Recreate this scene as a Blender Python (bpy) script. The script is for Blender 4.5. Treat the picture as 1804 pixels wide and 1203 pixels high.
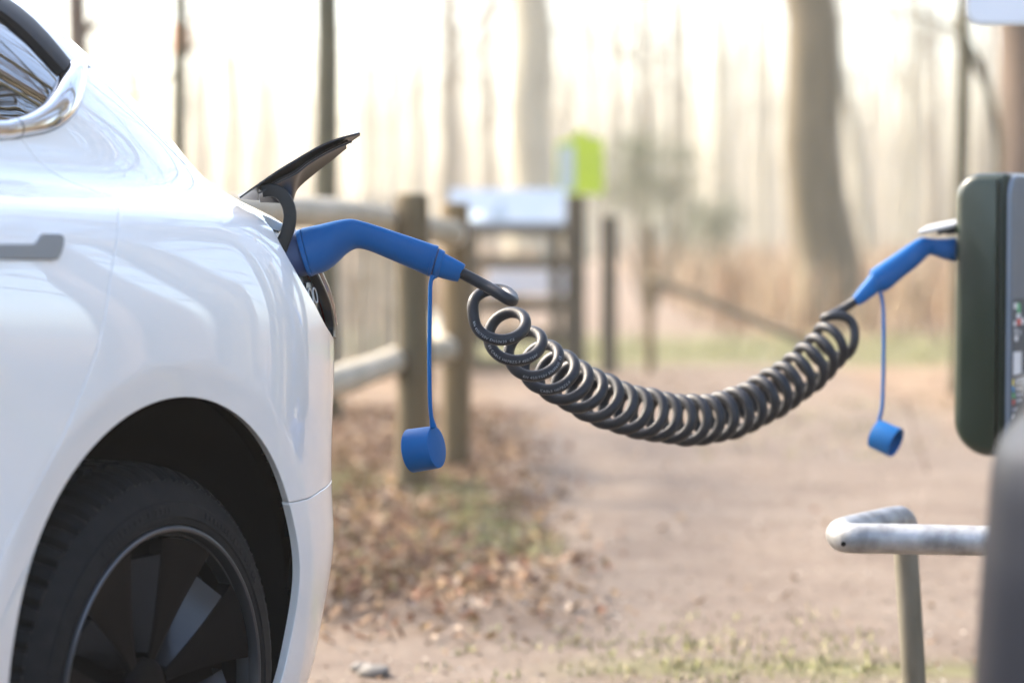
import bpy, math, random
import numpy as np
from mathutils import Vector, Matrix
from mathutils.geometry import delaunay_2d_cdt

# ------------------------------------------------------------------ camera, sky, sun, exposure
scene = bpy.context.scene
for o in list(bpy.data.objects):
    bpy.data.objects.remove(o)
FPX = 85 / 36 * 1804                       # focal length in pixels of the 1804 wide photograph
PIT = math.atan((601.5 - 400.0) / FPX)     # the camera looks down by this much; eye height 1 m
cam_d = bpy.data.cameras.new('camera')
cam = bpy.data.objects.new('camera', cam_d)
scene.collection.objects.link(cam)
cam.location = (0, 0, 1.0)
cam.rotation_euler = (math.pi / 2 - PIT, 0, 0)
cam_d.lens = 85
cam_d.sensor_width = 36
cam_d.clip_end = 2000
cam_d.clip_start = 0.05
cam_d.dof.use_dof = True
cam_d.dof.focus_distance = 3.86
cam_d.dof.aperture_fstop = 2.25
scene.camera = cam

SUN_AZ, SUN_EL = math.radians(-58), math.radians(40)     # azimuth from +Y (the view direction), negative is left
world = bpy.data.worlds.new('World')
scene.world = world
world.use_nodes = True
wn = world.node_tree
wn.nodes.clear()
sky = wn.nodes.new('ShaderNodeTexSky')
sky.sky_type = 'NISHITA'
sky.sun_disc = False
sky.sun_elevation = SUN_EL
sky.sun_rotation = SUN_AZ
sky.air_density = 1.0
sky.dust_density = 3.0
sky.ozone_density = 1.0
bg = wn.nodes.new('ShaderNodeBackground')
bg.inputs[1].default_value = 0.15
wo = wn.nodes.new('ShaderNodeOutputWorld')
wn.links.new(sky.outputs[0], bg.inputs[0])
wn.links.new(bg.outputs[0], wo.inputs[0])

sun_d = bpy.data.lights.new('sun', 'SUN')
sun_d.energy = 2.0
sun_d.angle = math.radians(12)
sun_d.color = (1.0, 0.88, 0.70)
sun = bpy.data.objects.new('sun', sun_d)
scene.collection.objects.link(sun)
sdir = Vector((math.sin(SUN_AZ) * math.cos(SUN_EL), math.cos(SUN_AZ) * math.cos(SUN_EL), math.sin(SUN_EL)))
sun.rotation_euler = sdir.to_track_quat('Z', 'Y').to_euler()
sun.location = sdir * 60

scene.render.engine = 'CYCLES'
scene.view_settings.view_transform = 'Standard'
scene.view_settings.look = 'None'
scene.view_settings.gamma = 1
scene.view_settings.use_curve_mapping = False
scene.view_settings.exposure = 2.3
scene.cycles.use_denoising = True
scene.cycles.max_bounces = 8
scene.cycles.diffuse_bounces = 3
scene.cycles.glossy_bounces = 4
scene.cycles.transmission_bounces = 6
scene.cycles.volume_bounces = 1
scene.cycles.caustics_reflective = False
scene.cycles.caustics_refractive = False
scene.cycles.sample_clamp_indirect = 6

rng = np.random.default_rng(7)
random.seed(7)
COL = scene.collection.objects

# ------------------------------------------------------------------ helpers
def at(u, v, d):
    """the point of the place seen at pixel (u, v) of the photograph, d metres in front of the camera"""
    x = (u - 902) / FPX * d
    h = (601.5 - v) / FPX * d
    return np.array([x, d * math.cos(PIT) + h * math.sin(PIT), 1 - d * math.sin(PIT) + h * math.cos(PIT)])

def tag(o, label=None, cat=None, group=None, kind=None):
    if label: o['label'] = label
    if cat: o['category'] = cat
    if group: o['group'] = group
    if kind: o['kind'] = kind
    return o

def empty(name, loc=(0, 0, 0), rz=0.0, parent=None):
    o = bpy.data.objects.new(name, None)
    COL.link(o)
    o.empty_display_size = 0.1
    o.location = loc
    o.rotation_euler = (0, 0, rz)
    if parent: o.parent = parent
    return o

def mesh_obj(name, verts, faces, mat, parent=None, smooth=True, normals=None, mats=None, fmat=None):
    me = bpy.data.meshes.new(name)
    me.from_pydata([tuple(map(float, v)) for v in verts], [], [tuple(map(int, f)) for f in faces])
    me.update()
    if smooth:
        me.polygons.foreach_set('use_smooth', np.ones(len(me.polygons), bool))
    for m in (mats or [mat]):
        me.materials.append(m)
    if fmat is not None:
        me.polygons.foreach_set('material_index', np.asarray(fmat, np.int32))
    if normals is not None:
        me.normals_split_custom_set_from_vertices([tuple(map(float, n)) for n in normals])
    o = bpy.data.objects.new(name, me)
    COL.link(o)
    if parent: o.parent = parent
    return o

class MB:
    """collects shapes for ONE mesh object"""
    def __init__(self):
        self.v = []; self.f = []
    def add(self, v, f):
        k = len(self.v)
        self.v += [tuple(map(float, p)) for p in v]
        self.f += [tuple(int(i) + k for i in q) for q in f]
        return self
    def build(self, name, mat, parent=None, smooth=False, angle=None):
        o = mesh_obj(name, self.v, self.f, mat, parent, smooth=smooth)
        if angle is not None:
            o.data.polygons.foreach_set('use_smooth', np.ones(len(o.data.polygons), bool))
            o.data.set_sharp_from_angle(angle=math.radians(angle))
        return o

def unit(a):
    a = np.asarray(a, float)
    return a / max(np.linalg.norm(a), 1e-12)

def catmull(P, n):
    """smooth curve through P (k,dim); n samples between two neighbours"""
    P = np.asarray(P, float)
    if len(P) < 3:
        tt = np.linspace(0, 1, n + 1)[:, None]
        return P[0] * (1 - tt) + P[1] * tt
    E = np.vstack([2 * P[0] - P[1], P, 2 * P[-1] - P[-2]])
    out = []
    for i in range(1, len(E) - 2):
        p0, p1, p2, p3 = E[i - 1:i + 3]
        t = np.linspace(0, 1, n, endpoint=False)[:, None]
        out.append(.5 * (2 * p1 + (p2 - p0) * t + (2 * p0 - 5 * p1 + 4 * p2 - p3) * t * t + (3 * p1 - p0 - 3 * p2 + p3) * t ** 3))
    out.append(P[-1:])
    return np.vstack(out)

def frames(C):
    T = np.gradient(C, axis=0)
    T /= np.linalg.norm(T, axis=1)[:, None]
    n = unit(np.cross(T[0], [0.13, 0.2, 1.0]))
    N = [n]
    for i in range(1, len(C)):
        n = n - T[i] * (n @ T[i]); n = unit(n); N.append(n)
    N = np.array(N)
    return T, N, np.cross(T, N)

def tube(C, r, seg=12, cap=True, closed=False):
    C = np.asarray(C, float)
    T, N, B = frames(C)
    r = np.broadcast_to(np.asarray(r, float), (len(C),))
    a = np.linspace(0, 2 * np.pi, seg, endpoint=False)
    V = C[:, None] + r[:, None, None] * (np.cos(a)[None, :, None] * N[:, None] + np.sin(a)[None, :, None] * B[:, None])
    n = len(C)
    V = V.reshape(-1, 3)
    F = []
    for i in range(n - 1):
        for j in range(seg):
            k = (j + 1) % seg
            F.append((i * seg + j, i * seg + k, (i + 1) * seg + k, (i + 1) * seg + j))
    if cap:
        F.append(tuple(range(seg - 1, -1, -1)))
        F.append(tuple(range((n - 1) * seg, n * seg)))
    return V, F

def loft(secs, seg=40, sub=6, cap=True, ex=2.0):
    """sections (centre, half axis 1, half axis 2) joined by a smooth skin"""
    S = np.array([np.concatenate(s) for s in secs], float)
    S = catmull(S, sub) if sub > 1 else S
    a = np.linspace(0, 2 * np.pi, seg, endpoint=False)
    ca, sa = np.cos(a), np.sin(a)
    c = np.sign(ca) * np.abs(ca) ** (2 / ex); s = np.sign(sa) * np.abs(sa) ** (2 / ex)
    V = S[:, None, :3] + c[None, :, None] * S[:, None, 3:6] + s[None, :, None] * S[:, None, 6:9]
    n = len(S)
    F = []
    for i in range(n - 1):
        for j in range(seg):
            k = (j + 1) % seg
            F.append((i * seg + j, i * seg + k, (i + 1) * seg + k, (i + 1) * seg + j))
    if cap:
        F.append(tuple(range(seg - 1, -1, -1)))
        F.append(tuple(range((n - 1) * seg, n * seg)))
    return V.reshape(-1, 3), F

def bevel_box(c, ax, ay, az, bev=0.004):
    """box with chamfered edges; ax, ay, az are half-axis vectors"""
    c = np.asarray(c, float); A = [np.asarray(v, float) for v in (ax, ay, az)]
    L = [np.linalg.norm(v) for v in A]; U = [v / l for v, l in zip(A, L)]
    b = min(bev, min(L) * .45)
    V = []; idx = {}
    for sx in (-1, 1):
        for sy in (-1, 1):
            for sz in (-1, 1):
                for k in range(3):
                    s = (sx, sy, sz); p = c.copy()
                    for q in range(3):
                        p = p + U[q] * s[q] * (L[q] - (0 if q == k else b))
                    idx[(s, k)] = len(V); V.append(p)
    F = []
    def quad(l):
        p = [V[i] for i in l]; m = sum(p) / len(p)
        n = np.cross(p[1] - p[0], p[2] - p[0])
        F.append(tuple(l if n @ (m - c) > 0 else l[::-1]))
    for k in range(3):
        o = [q for q in range(3) if q != k]
        for sg in (-1, 1):
            l = []
            for a_, b_ in ((-1, -1), (1, -1), (1, 1), (-1, 1)):
                s = [0, 0, 0]; s[k] = sg; s[o[0]] = a_; s[o[1]] = b_; l.append(idx[(tuple(s), k)])
            quad(l)
    for k in range(3):
        o = [q for q in range(3) if q != k]
        for a_ in (-1, 1):
            for b_ in (-1, 1):
                l = []
                for sg, kk in ((-1, o[0]), (1, o[0]), (1, o[1]), (-1, o[1])):
                    s = [0, 0, 0]; s[k] = sg; s[o[0]] = a_; s[o[1]] = b_; l.append(idx[(tuple(s), kk)])
                quad(l)
    for sx in (-1, 1):
        for sy in (-1, 1):
            for sz in (-1, 1):
                quad([idx[((sx, sy, sz), k)] for k in range(3)])
    return V, F

def rounded_rect(w, h, r, n=8, radii=None):
    """outline of a rounded rectangle, counter-clockwise from the lower left corner"""
    rr = radii or (r, r, r, r)                # ll, lr, ur, ul
    P = []
    for (cx, cy, a0, q) in ((0, 0, 180, rr[0]), (w, 0, 270, rr[1]), (w, h, 0, rr[2]), (0, h, 90, rr[3])):
        sx = 1 if cx == 0 else -1; sy = 1 if cy == 0 else -1
        for i in range(n + 1):
            a = math.radians(a0 + 90 * i / n)
            P.append((cx + sx * q + q * math.cos(a), cy + sy * q + q * math.sin(a)))
    return np.array(P)

def slab(P, O, ex, ey, ez, t, bev=0.0):
    """outline P (n,2) in the plane O + x ex + y ey, thickness t along ez, edges on the +ez side rounded by bev"""
    O = np.asarray(O, float); ex, ey, ez = map(lambda a: np.asarray(a, float), (ex, ey, ez))
    n = len(P); c = P.mean(0)
    d = np.roll(P, -1, 0) - np.roll(P, 1, 0)
    nr = np.stack([d[:, 1], -d[:, 0]], -1); nr /= np.linalg.norm(nr, axis=1)[:, None] + 1e-12
    rings = [(P, 0.0)]
    if bev > 0:
        for i in range(0, 5):
            a = math.pi / 2 * i / 4
            rings.append((P - nr * bev * (1 - math.cos(a)), t - bev + bev * math.sin(a)))
    else:
        rings.append((P, t))
    V = []; F = []
    for Q, h in rings:
        for q in Q: V.append(O + ex * q[0] + ey * q[1] + ez * h)
    for k in range(len(rings) - 1):
        for i in range(n):
            j = (i + 1) % n
            F.append((k * n + i, k * n + j, (k + 1) * n + j, (k + 1) * n + i))
    F.append(tuple(range(n - 1, -1, -1)))
    k = len(rings) - 1
    F.append(tuple(range(k * n, k * n + n)))
    return V, F

def revolve(profile, seg=96, axis='y'):
    """profile (radius, y) turned round the local y axis; angle 0 points up"""
    P = np.asarray(profile, float); a = np.linspace(0, 2 * np.pi, seg, endpoint=False)
    V = np.stack([np.sin(a)[:, None] * P[None, :, 0], np.broadcast_to(P[None, :, 1], (seg, len(P))), np.cos(a)[:, None] * P[None, :, 0]], -1)
    m = len(P); F = []
    for i in range(seg):
        j = (i + 1) % seg
        for k in range(m - 1):
            F.append((i * m + k, i * m + k + 1, j * m + k + 1, j * m + k))
    return V.reshape(-1, 3), F

# ------------------------------------------------------------------ materials
def mat(name, col, rough=.5, metal=0.0, coat=0.0, var=None, vscale=8.0, bump=0.0, bscale=60.0, spec=.5, ior=1.5, coat_r=.03, stretch=None, detail=6.0, rvar=0.0):
    m = bpy.data.materials.new(name); m.use_nodes = True
    nt = m.node_tree; b = nt.nodes['Principled BSDF']
    b.inputs['Base Color'].default_value = (*col, 1)
    b.inputs['Roughness'].default_value = rough
    b.inputs['Metallic'].default_value = metal
    b.inputs['Coat Weight'].default_value = coat
    b.inputs['Coat Roughness'].default_value = coat_r
    b.inputs['Specular IOR Level'].default_value = spec
    b.inputs['IOR'].default_value = ior
    if var is not None or bump > 0 or rvar > 0:
        tc = nt.nodes.new('ShaderNodeTexCoord')
        src = tc.outputs['Object']
        if stretch:
            mp = nt.nodes.new('ShaderNodeMapping'); mp.inputs['Scale'].default_value = stretch
            nt.links.new(src, mp.inputs[0]); src = mp.outputs[0]
    if var is not None:
        n = nt.nodes.new('ShaderNodeTexNoise'); n.inputs['Scale'].default_value = vscale; n.inputs['Detail'].default_value = detail
        nt.links.new(src, n.inputs['Vector'])
        r = nt.nodes.new('ShaderNodeValToRGB')
        r.color_ramp.elements[0].position = .32; r.color_ramp.elements[1].position = .68
        r.color_ramp.elements[0].color = (*col, 1); r.color_ramp.elements[1].color = (*var, 1)
        nt.links.new(n.outputs[0], r.inputs[0]); nt.links.new(r.outputs[0], b.inputs['Base Color'])
    if rvar > 0:
        n3 = nt.nodes.new('ShaderNodeTexNoise'); n3.inputs['Scale'].default_value = vscale * 1.7; n3.inputs['Detail'].default_value = 5
        nt.links.new(src, n3.inputs['Vector'])
        mr = nt.nodes.new('ShaderNodeMapRange'); mr.inputs[3].default_value = max(0.02, rough - rvar); mr.inputs[4].default_value = rough + rvar
        nt.links.new(n3.outputs[0], mr.inputs[0]); nt.links.new(mr.outputs[0], b.inputs['Roughness'])
    if bump > 0:
        n2 = nt.nodes.new('ShaderNodeTexNoise'); n2.inputs['Scale'].default_value = bscale; n2.inputs['Detail'].default_value = 5
        nt.links.new(src, n2.inputs['Vector'])
        bp = nt.nodes.new('ShaderNodeBump'); bp.inputs['Strength'].default_value = bump; bp.inputs['Distance'].default_value = .01
        nt.links.new(n2.outputs[0], bp.inputs['Height']); nt.links.new(bp.outputs[0], b.inputs['Normal'])
    return m

M = {}
M['paint'] = mat('white_paint', (.89, .865, .83), .35, coat=1.0, coat_r=.0)
M['paint'].node_tree.nodes['Principled BSDF'].inputs['Coat IOR'].default_value = 1.8
M['black_plastic'] = mat('black_plastic', (.012, .012, .013), .55, bump=.05, bscale=400)
M['liner'] = mat('felt_and_hole_black', (.006, .006, .006), .95, spec=.1)  # felt in the wheel wells; also the painted dark inside small holes
M['bezel'] = mat('port_plastic', (.03, .032, .036), .35)
M['gloss_black'] = mat('gloss_black', (.008, .0075, .007), .28, spec=.35, var=(.018, .014, .011), vscale=25)
M['arm'] = mat('hinge_plastic', (.008, .009, .010), .45, spec=.3, rvar=.1, vscale=60)
M['chrome'] = mat('chrome_trim', (.72, .72, .72), .09, metal=1.0, rvar=.03, vscale=30)
M['rubber'] = mat('rubber_seal', (.012, .012, .013), .6)
M['glass'] = mat('dark_glass', (.008, .009, .010), .01, coat=1.0, coat_r=.0, ior=2.3, spec=.7)
M['handle'] = mat('handle_grey', (.24, .235, .225), .45, metal=.15)
M['lamp'] = mat('lamp_red', (.16, .012, .010), .06, coat=1.0)
M['lamp_edge'] = mat('lamp_clear', (.42, .36, .32), .08, metal=.6, coat=1)
M['tyre'] = mat('tyre_rubber', (.008, .008, .0085), .72, spec=.2, var=(.015, .014, .0135), vscale=40, bump=.12, bscale=500)
M['tyre_side'] = mat('tyre_sidewall', (.011, .011, .0115), .7, spec=.2, var=(.017, .016, .0155), vscale=30, bump=.1, bscale=300)
M['cover'] = mat('wheel_cover', (.003, .003, .0035), .55, spec=.08)
M['rim'] = mat('dark_alloy', (.11, .115, .125), .32, metal=.8)
M['blue'] = mat('blue_plastic', (.0003, .086, .27), .42, spec=.18, bump=.06, bscale=900, rvar=.08, vscale=40)
M['blue2'] = mat('blue_rubber', (.0003, .098, .30), .5, spec=.18, bump=.04, bscale=700, rvar=.06, vscale=30)
M['blue_dark'] = mat('blue_collar', (.004, .03, .11), .45)
M['cable'] = mat('cable_black', (.006, .008, .012), .46, spec=.36, bump=.08, bscale=260, var=(.011, .013, .018), vscale=50, rvar=.1)
M['print'] = mat('cable_print', (.30, .31, .33), .6)
M['white'] = mat('white_print', (.8, .8, .82), .6)
M['green_case'] = mat('charger_case', (.007, .018, .010), .34, spec=.3, coat=.2, bump=.1, bscale=900, rvar=.08, vscale=10)
M['grey_fascia'] = mat('charger_fascia', (.115, .145, .18), .35, rvar=.08, vscale=8)
M['lamp_clear'] = mat('headlamp_glass', (.25, .26, .28), .05, metal=.4, coat=1)
M['slate'] = mat('label_slate', (.055, .07, .085), .5)
M['silver'] = mat('flap_silver', (.45, .44, .42), .4, metal=.2)
M['galv'] = mat('galvanised_steel', (.46, .46, .45), .5, metal=.35, var=(.22, .22, .215), vscale=30, bump=.05, bscale=120, rvar=.12)
M['leg_galv'] = mat('weathered_steel', (.24, .22, .17), .65, metal=.2, var=(.13, .12, .085), vscale=18, bump=.2, bscale=60, stretch=(1, 1, .3))
M['dark_paint'] = mat('grey_car_paint', (.009, .011, .017), .5, coat=.12, coat_r=.15, spec=.15)
M['sign_white'] = mat('sign_white', (.72, .73, .76), .45, bump=.15, bscale=900)
M['sign_edge'] = mat('sign_edge', (.62, .62, .60), .4)
M['wood'] = mat('fence_wood', (.20, .13, .055), .85, var=(.07, .056, .027), vscale=7, bump=.5, bscale=30, stretch=(1, 1, .12))
M['wood_grey'] = mat('weathered_wood', (.46, .41, .32), .85, var=(.32, .28, .20), vscale=9, bump=.4, bscale=30, stretch=(.2, 1, 1))
M['sunlit_end'] = mat('sunlit_sawn_wood', (.78, .73, .64), .8, var=(.66, .60, .50), vscale=20)  # sawn wood, paled further to put sunlight into its colour
M['gate_wood'] = mat('gate_wood', (.085, .068, .040), .85, var=(.05, .042, .025), vscale=8, bump=.3, bscale=30)
M['bark'] = mat('bark_olive', (.10, .09, .05), .9, var=(.055, .052, .028), vscale=9, bump=.8, bscale=25, stretch=(1, 1, .25))
M['bark_brown'] = mat('bark_brown', (.15, .105, .075), .9, var=(.09, .065, .045), vscale=9, bump=.8, bscale=25, stretch=(1, 1, .25))
M['bark_misted'] = mat('bark_misted', (.37, .335, .235), .9, var=(.27, .245, .17), vscale=3, bump=.5, bscale=14, stretch=(1, 1, .3))  # fading by mist put into the bark colour of far trunks
M['bark_grey'] = mat('bark_grey', (.165, .13, .078), .9, var=(.095, .08, .046), vscale=6, bump=.8, bscale=18, stretch=(1, 1, .25))
M['orange'] = mat('orange_paint', (.75, .22, .03), .7, var=(.55, .16, .04), vscale=20)
M['lime'] = mat('lime_board', (.52, .66, .02), .6, var=(.46, .60, .03), vscale=6)
M['pale_sheet'] = mat('pale_notice', (.46, .56, .54), .6, var=(.54, .60, .62), vscale=5)
M['board_blue'] = mat('panel_print', (.15, .205, .27), .5, var=(.19, .235, .285), vscale=6, detail=2)
M['board_dark'] = mat('panel_picture', (.05, .08, .12), .5, var=(.09, .14, .18), vscale=14)
M['holly'] = mat('holly_leaf', (.13, .15, .075), .5, var=(.19, .20, .11), vscale=4)
M['stone'] = mat('stone', (.20, .185, .165), .85, var=(.12, .11, .095), vscale=15, bump=.4, bscale=40)
M['twig'] = mat('dry_twig', (.16, .09, .05), .85)

# ------------------------------------------------------------------ the setting: ground
def ground_material():
    m = bpy.data.materials.new('ground_soil'); m.use_nodes = True
    nt = m.node_tree; b = nt.nodes['Principled BSDF']; b.inputs['Roughness'].default_value = .95; b.inputs['Specular IOR Level'].default_value = .2
    N, Lk = nt.nodes, nt.links
    geo = N.new('ShaderNodeNewGeometry'); sep = N.new('ShaderNodeSeparateXYZ'); Lk.new(geo.outputs['Position'], sep.inputs[0])
    X, Y = sep.outputs[0], sep.outputs[1]
    def mth(op, a, c=None, d=None):
        n = N.new('ShaderNodeMath'); n.operation = op
        for i, q in enumerate((a, c, d)):
            if q is None: continue
            if isinstance(q, (int, float)): n.inputs[i].default_value = q
            else: Lk.new(q, n.inputs[i])
        return n.outputs[0]
    def noise(sc, det=6, rough=.6):
        n = N.new('ShaderNodeTexNoise'); n.inputs['Scale'].default_value = sc; n.inputs['Detail'].default_value = det; n.inputs['Roughness'].default_value = rough
        Lk.new(geo.outputs['Position'], n.inputs['Vector']); return n.outputs[0]
    def sstep(x, a, c):
        n = N.new('ShaderNodeMapRange'); n.interpolation_type = 'SMOOTHSTEP'
        Lk.new(x, n.inputs[0]); n.inputs[1].default_value = a; n.inputs[2].default_value = c; return n.outputs[0]
    def ramp(x, stops):
        r = N.new('ShaderNodeValToRGB'); e = r.color_ramp.elements
        while len(e) < len(stops): e.new(.5)
        for i, (p, c) in enumerate(stops): e[i].position = p; e[i].color = (*c, 1)
        Lk.new(x, r.inputs[0]); return r.outputs[0]
    def mix(f, a, c):
        n = N.new('ShaderNodeMix'); n.data_type = 'RGBA'
        Lk.new(f, n.inputs[0]); Lk.new(a, n.inputs[6]); Lk.new(c, n.inputs[7]); return n.outputs[2]
    n1, n2, n3, n4 = noise(.7), noise(2.3), noise(9), noise(38, 8, .7)
    n5 = noise(16, 6, .75)
    sand = ramp(n2, [(.28, (0.097, 0.072, 0.055)), (.46, (0.153, 0.117, 0.091)), (.56, (0.179, 0.141, 0.110)), (.72, (0.223, 0.184, 0.150))])
    grit = ramp(n4, [(.32, (0.074, 0.057, 0.043)), (.5, (0.153, 0.119, 0.094)), (.62, (0.207, 0.170, 0.140)), (.78, (0.284, 0.251, 0.217))])
    path = mix(mth('MULTIPLY', sstep(n5, .35, .65), .85), sand, grit)
    leaf = ramp(n3, [(.30, (0.042, 0.028, 0.020)), (.45, (0.107, 0.064, 0.036)), (.58, (0.146, 0.100, 0.065)), (.72, (0.194, 0.157, 0.115))])
    grass = ramp(n3, [(.3, (0.074, 0.077, 0.029)), (.55, (0.129, 0.130, 0.053)), (.75, (0.181, 0.180, 0.091))])
    # leaf litter left of the path, along the fence
    w = mth('MULTIPLY', mth('SUBTRACT', n2, .5), 1.1)
    edge = mth('ADD', mth('MULTIPLY', mth('SUBTRACT', Y, 7.6), -.03), .12)          # path's left edge
    lit = sstep(mth('ADD', mth('SUBTRACT', edge, X), w), -.1, .35)
    near = sstep(mth('ADD', Y, mth('MULTIPLY', w, 1.2)), 5.7, 6.5)
    lit = mth('MULTIPLY', lit, near)
    col = mix(lit, path, leaf)
    # grass strips: by the fence, along the litter, beyond the gate
    g1 = mth('MULTIPLY', sstep(mth('ADD', mth('MULTIPLY', mth('ABSOLUTE', mth('ADD', mth('ADD', X, .18), mth('MULTIPLY', mth('SUBTRACT', Y, 8.5), .17))), -1), mth('MULTIPLY', w, .30)), -.16, .02), mth('MULTIPLY', sstep(Y, 6.9, 7.6), sstep(Y, 10.4, 9.3)))
    g2 = mth('MULTIPLY', sstep(mth('ADD', Y, mth('MULTIPLY', w, 2)), 17.0, 18.0), sstep(Y, 24, 20.5))
    g3 = mth('MULTIPLY', sstep(mth('ADD', X, mth('MULTIPLY', w, .5)), -.40, -.62), mth('MULTIPLY', sstep(Y, 8.2, 8.9), sstep(Y, 11, 9.6)))
    g4 = mth('MULTIPLY', sstep(mth('ADD', mth('MULTIPLY', mth('ABSOLUTE', mth('SUBTRACT', Y, 5.45)), -1), mth('MULTIPLY', w, .5)), -.26, .05), sstep(X, -.05, .4))
    g = mth('MAXIMUM', mth('MAXIMUM', g1, g2), mth('MAXIMUM', g3, g4))
    far = sstep(mth('ADD', mth('SUBTRACT', Y, 11.8), mth('MULTIPLY', w, 3)), 0, 3.0)
    side = sstep(mth('SUBTRACT', mth('ABSOLUTE', mth('SUBTRACT', X, .9)), mth('ADD', 1.1, mth('MULTIPLY', w, .6))), 0, .5)
    wood = ramp(n2, [(.3, (.125, .080, .050)), (.5, (.21, .145, .092)), (.7, (.28, .21, .14))])
    col = mix(mth('MAXIMUM', mth('MULTIPLY', far, mth('ADD', .35, mth('MULTIPLY', side, .65))), mth('MULTIPLY', side, sstep(Y, 9, 11))), col, wood)
    col = mix(mth('MULTIPLY', g, mth('ADD', .35, n3)), col, grass)
    Lk.new(col, b.inputs['Base Color'])
    bp = N.new('ShaderNodeBump'); bp.inputs['Strength'].default_value = .6; bp.inputs['Distance'].default_value = .03
    Lk.new(mth('ADD', n3, mth('MULTIPLY', n4, .5)), bp.inputs['Height']); Lk.new(bp.outputs[0], b.inputs['Normal'])
    return m

def ghash(x, y):
    return (np.sin(x * 1.7 + 2.1 * np.sin(y * .9)) * np.cos(y * 1.3 + 1.4 * np.sin(x * .7)) + .5 * np.sin(x * 4.1 + y * 3.3) * np.sin(y * 5.2 - x * 2.2))
def ground_z(x, y):
    z = .018 * ghash(x, y)
    z = z + .10 * np.clip((-x - .35) / 1.5, 0, 1) * np.clip((y - 6.6) / 2, 0, 1)      # low bank under the fence
    z = z * np.clip((y - 5.0) / 1.2, 0, 1)
    return z

def spaced(a, b, c, n, k):
    t = np.linspace(-1, 1, n); s = np.sinh(k * t) / np.sinh(k)
    return np.where(s < 0, c + (c - a) * s, c + (b - c) * s)
gx = spaced(-140, 140, 0, 170, 5.2); gy = spaced(-60, 190, 9, 190, 4.6)
GX, GY = np.meshgrid(gx, gy, indexing='ij')
GZ = ground_z(GX, GY)
nx_, ny_ = GX.shape
ii = np.arange(nx_ * ny_).reshape(nx_, ny_)
gf = np.stack([ii[:-1, :-1], ii[1:, :-1], ii[1:, 1:], ii[:-1, 1:]], -1).reshape(-1, 4)
ground = mesh_obj('ground', np.stack([GX, GY, GZ], -1).reshape(-1, 3), gf, ground_material())
tag(ground, 'beige sandy woodland ground with a trodden path and leaf litter', None, None, 'structure')

# ------------------------------------------------------------------ scattered litter, grass, bracken (uncountable)
def scatter_quads(name, pos, size, tilt, aspect, cols, label, cat, curl=.3):
    n = len(pos)
    yaw = rng.uniform(0, 2 * np.pi, n); tl = rng.normal(0, tilt, n); rl = rng.normal(0, tilt, n)
    e1 = np.stack([np.cos(yaw) * np.cos(tl), np.sin(yaw) * np.cos(tl), np.sin(tl)], -1)
    e2 = np.stack([-np.sin(yaw) * np.cos(rl), np.cos(yaw) * np.cos(rl), np.sin(rl)], -1)
    up = np.cross(e1, e2)
    L = size[:, None]; W = size[:, None] * aspect
    V = np.stack([pos - e1 * L, pos - e2 * W + up * L * curl * .6, pos + up * L * curl * .0, pos + e1 * L + up * L * curl, pos + e2 * W + up * L * curl * .6], 1)
    k = np.arange(n)[:, None] * 5
    F = np.concatenate([k + np.array([[0, 1, 2]]), k + np.array([[1, 3, 2]]), k + np.array([[3, 4, 2]]), k + np.array([[4, 0, 2]])], 0)
    fm = np.tile(rng.integers(0, len(cols), n), 4)
    o = mesh_obj(name, V.reshape(-1, 3), F, None, smooth=False, mats=cols, fmat=fm)
    tag(o, label, cat, None, 'stuff')
    return o

leaf_cols = [mat('leaf_%s' % n, c, .75) for n, c in (('rust', (.20, .085, .04)), ('tan', (.29, .18, .10)), ('brown', (.14, .075, .045)), ('pale', (.38, .29, .21)), ('ochre', (.26, .16, .065)))]
P = []
while len(P) < 8500:
    y = rng.uniform(5.7, 13); x = rng.normal(-.55, .55)
    if x > .18 + .12 * rng.normal() - .03 * (y - 7.6): continue
    if y < 6.5 and rng.random() > (y - 5.6): continue
    P.append((x, y))
P = np.array(P)
far_n = 1500
P2 = np.stack([rng.uniform(-5, 8, far_n), rng.uniform(11, 24, far_n)], -1)
P3 = np.stack([rng.uniform(-.5, 1.6, 60), rng.uniform(6.2, 12, 60)], -1)
P = np.concatenate([P, P2, P3])
pz = ground_z(P[:, 0], P[:, 1]) + .012
scatter_quads('leaf_litter', np.column_stack([P, pz]), rng.uniform(.010, .030, len(P)), .45, .55, leaf_cols,
              'scattered brown and rust fallen leaves beside the path', 'leaves', .55)

n = 5200
dx = rng.uniform(-.9, 2.6, n); dy = 5.1 + 9.0 * rng.random(n) ** 1.4
deb_cols = [mat('crumb_%d' % i, c, .9) for i, c in enumerate(((.10, .07, .05), (.20, .14, .09), (.36, .31, .25), (.28, .17, .09), (.45, .40, .34)))]
scatter_quads('path_debris', np.column_stack([dx, dy, ground_z(dx, dy) + .003]), rng.uniform(.003, .012, n), .3, .5, deb_cols, 'fine grit, twig crumbs and leaf scraps strewn over the path', 'debris', .4)

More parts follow.
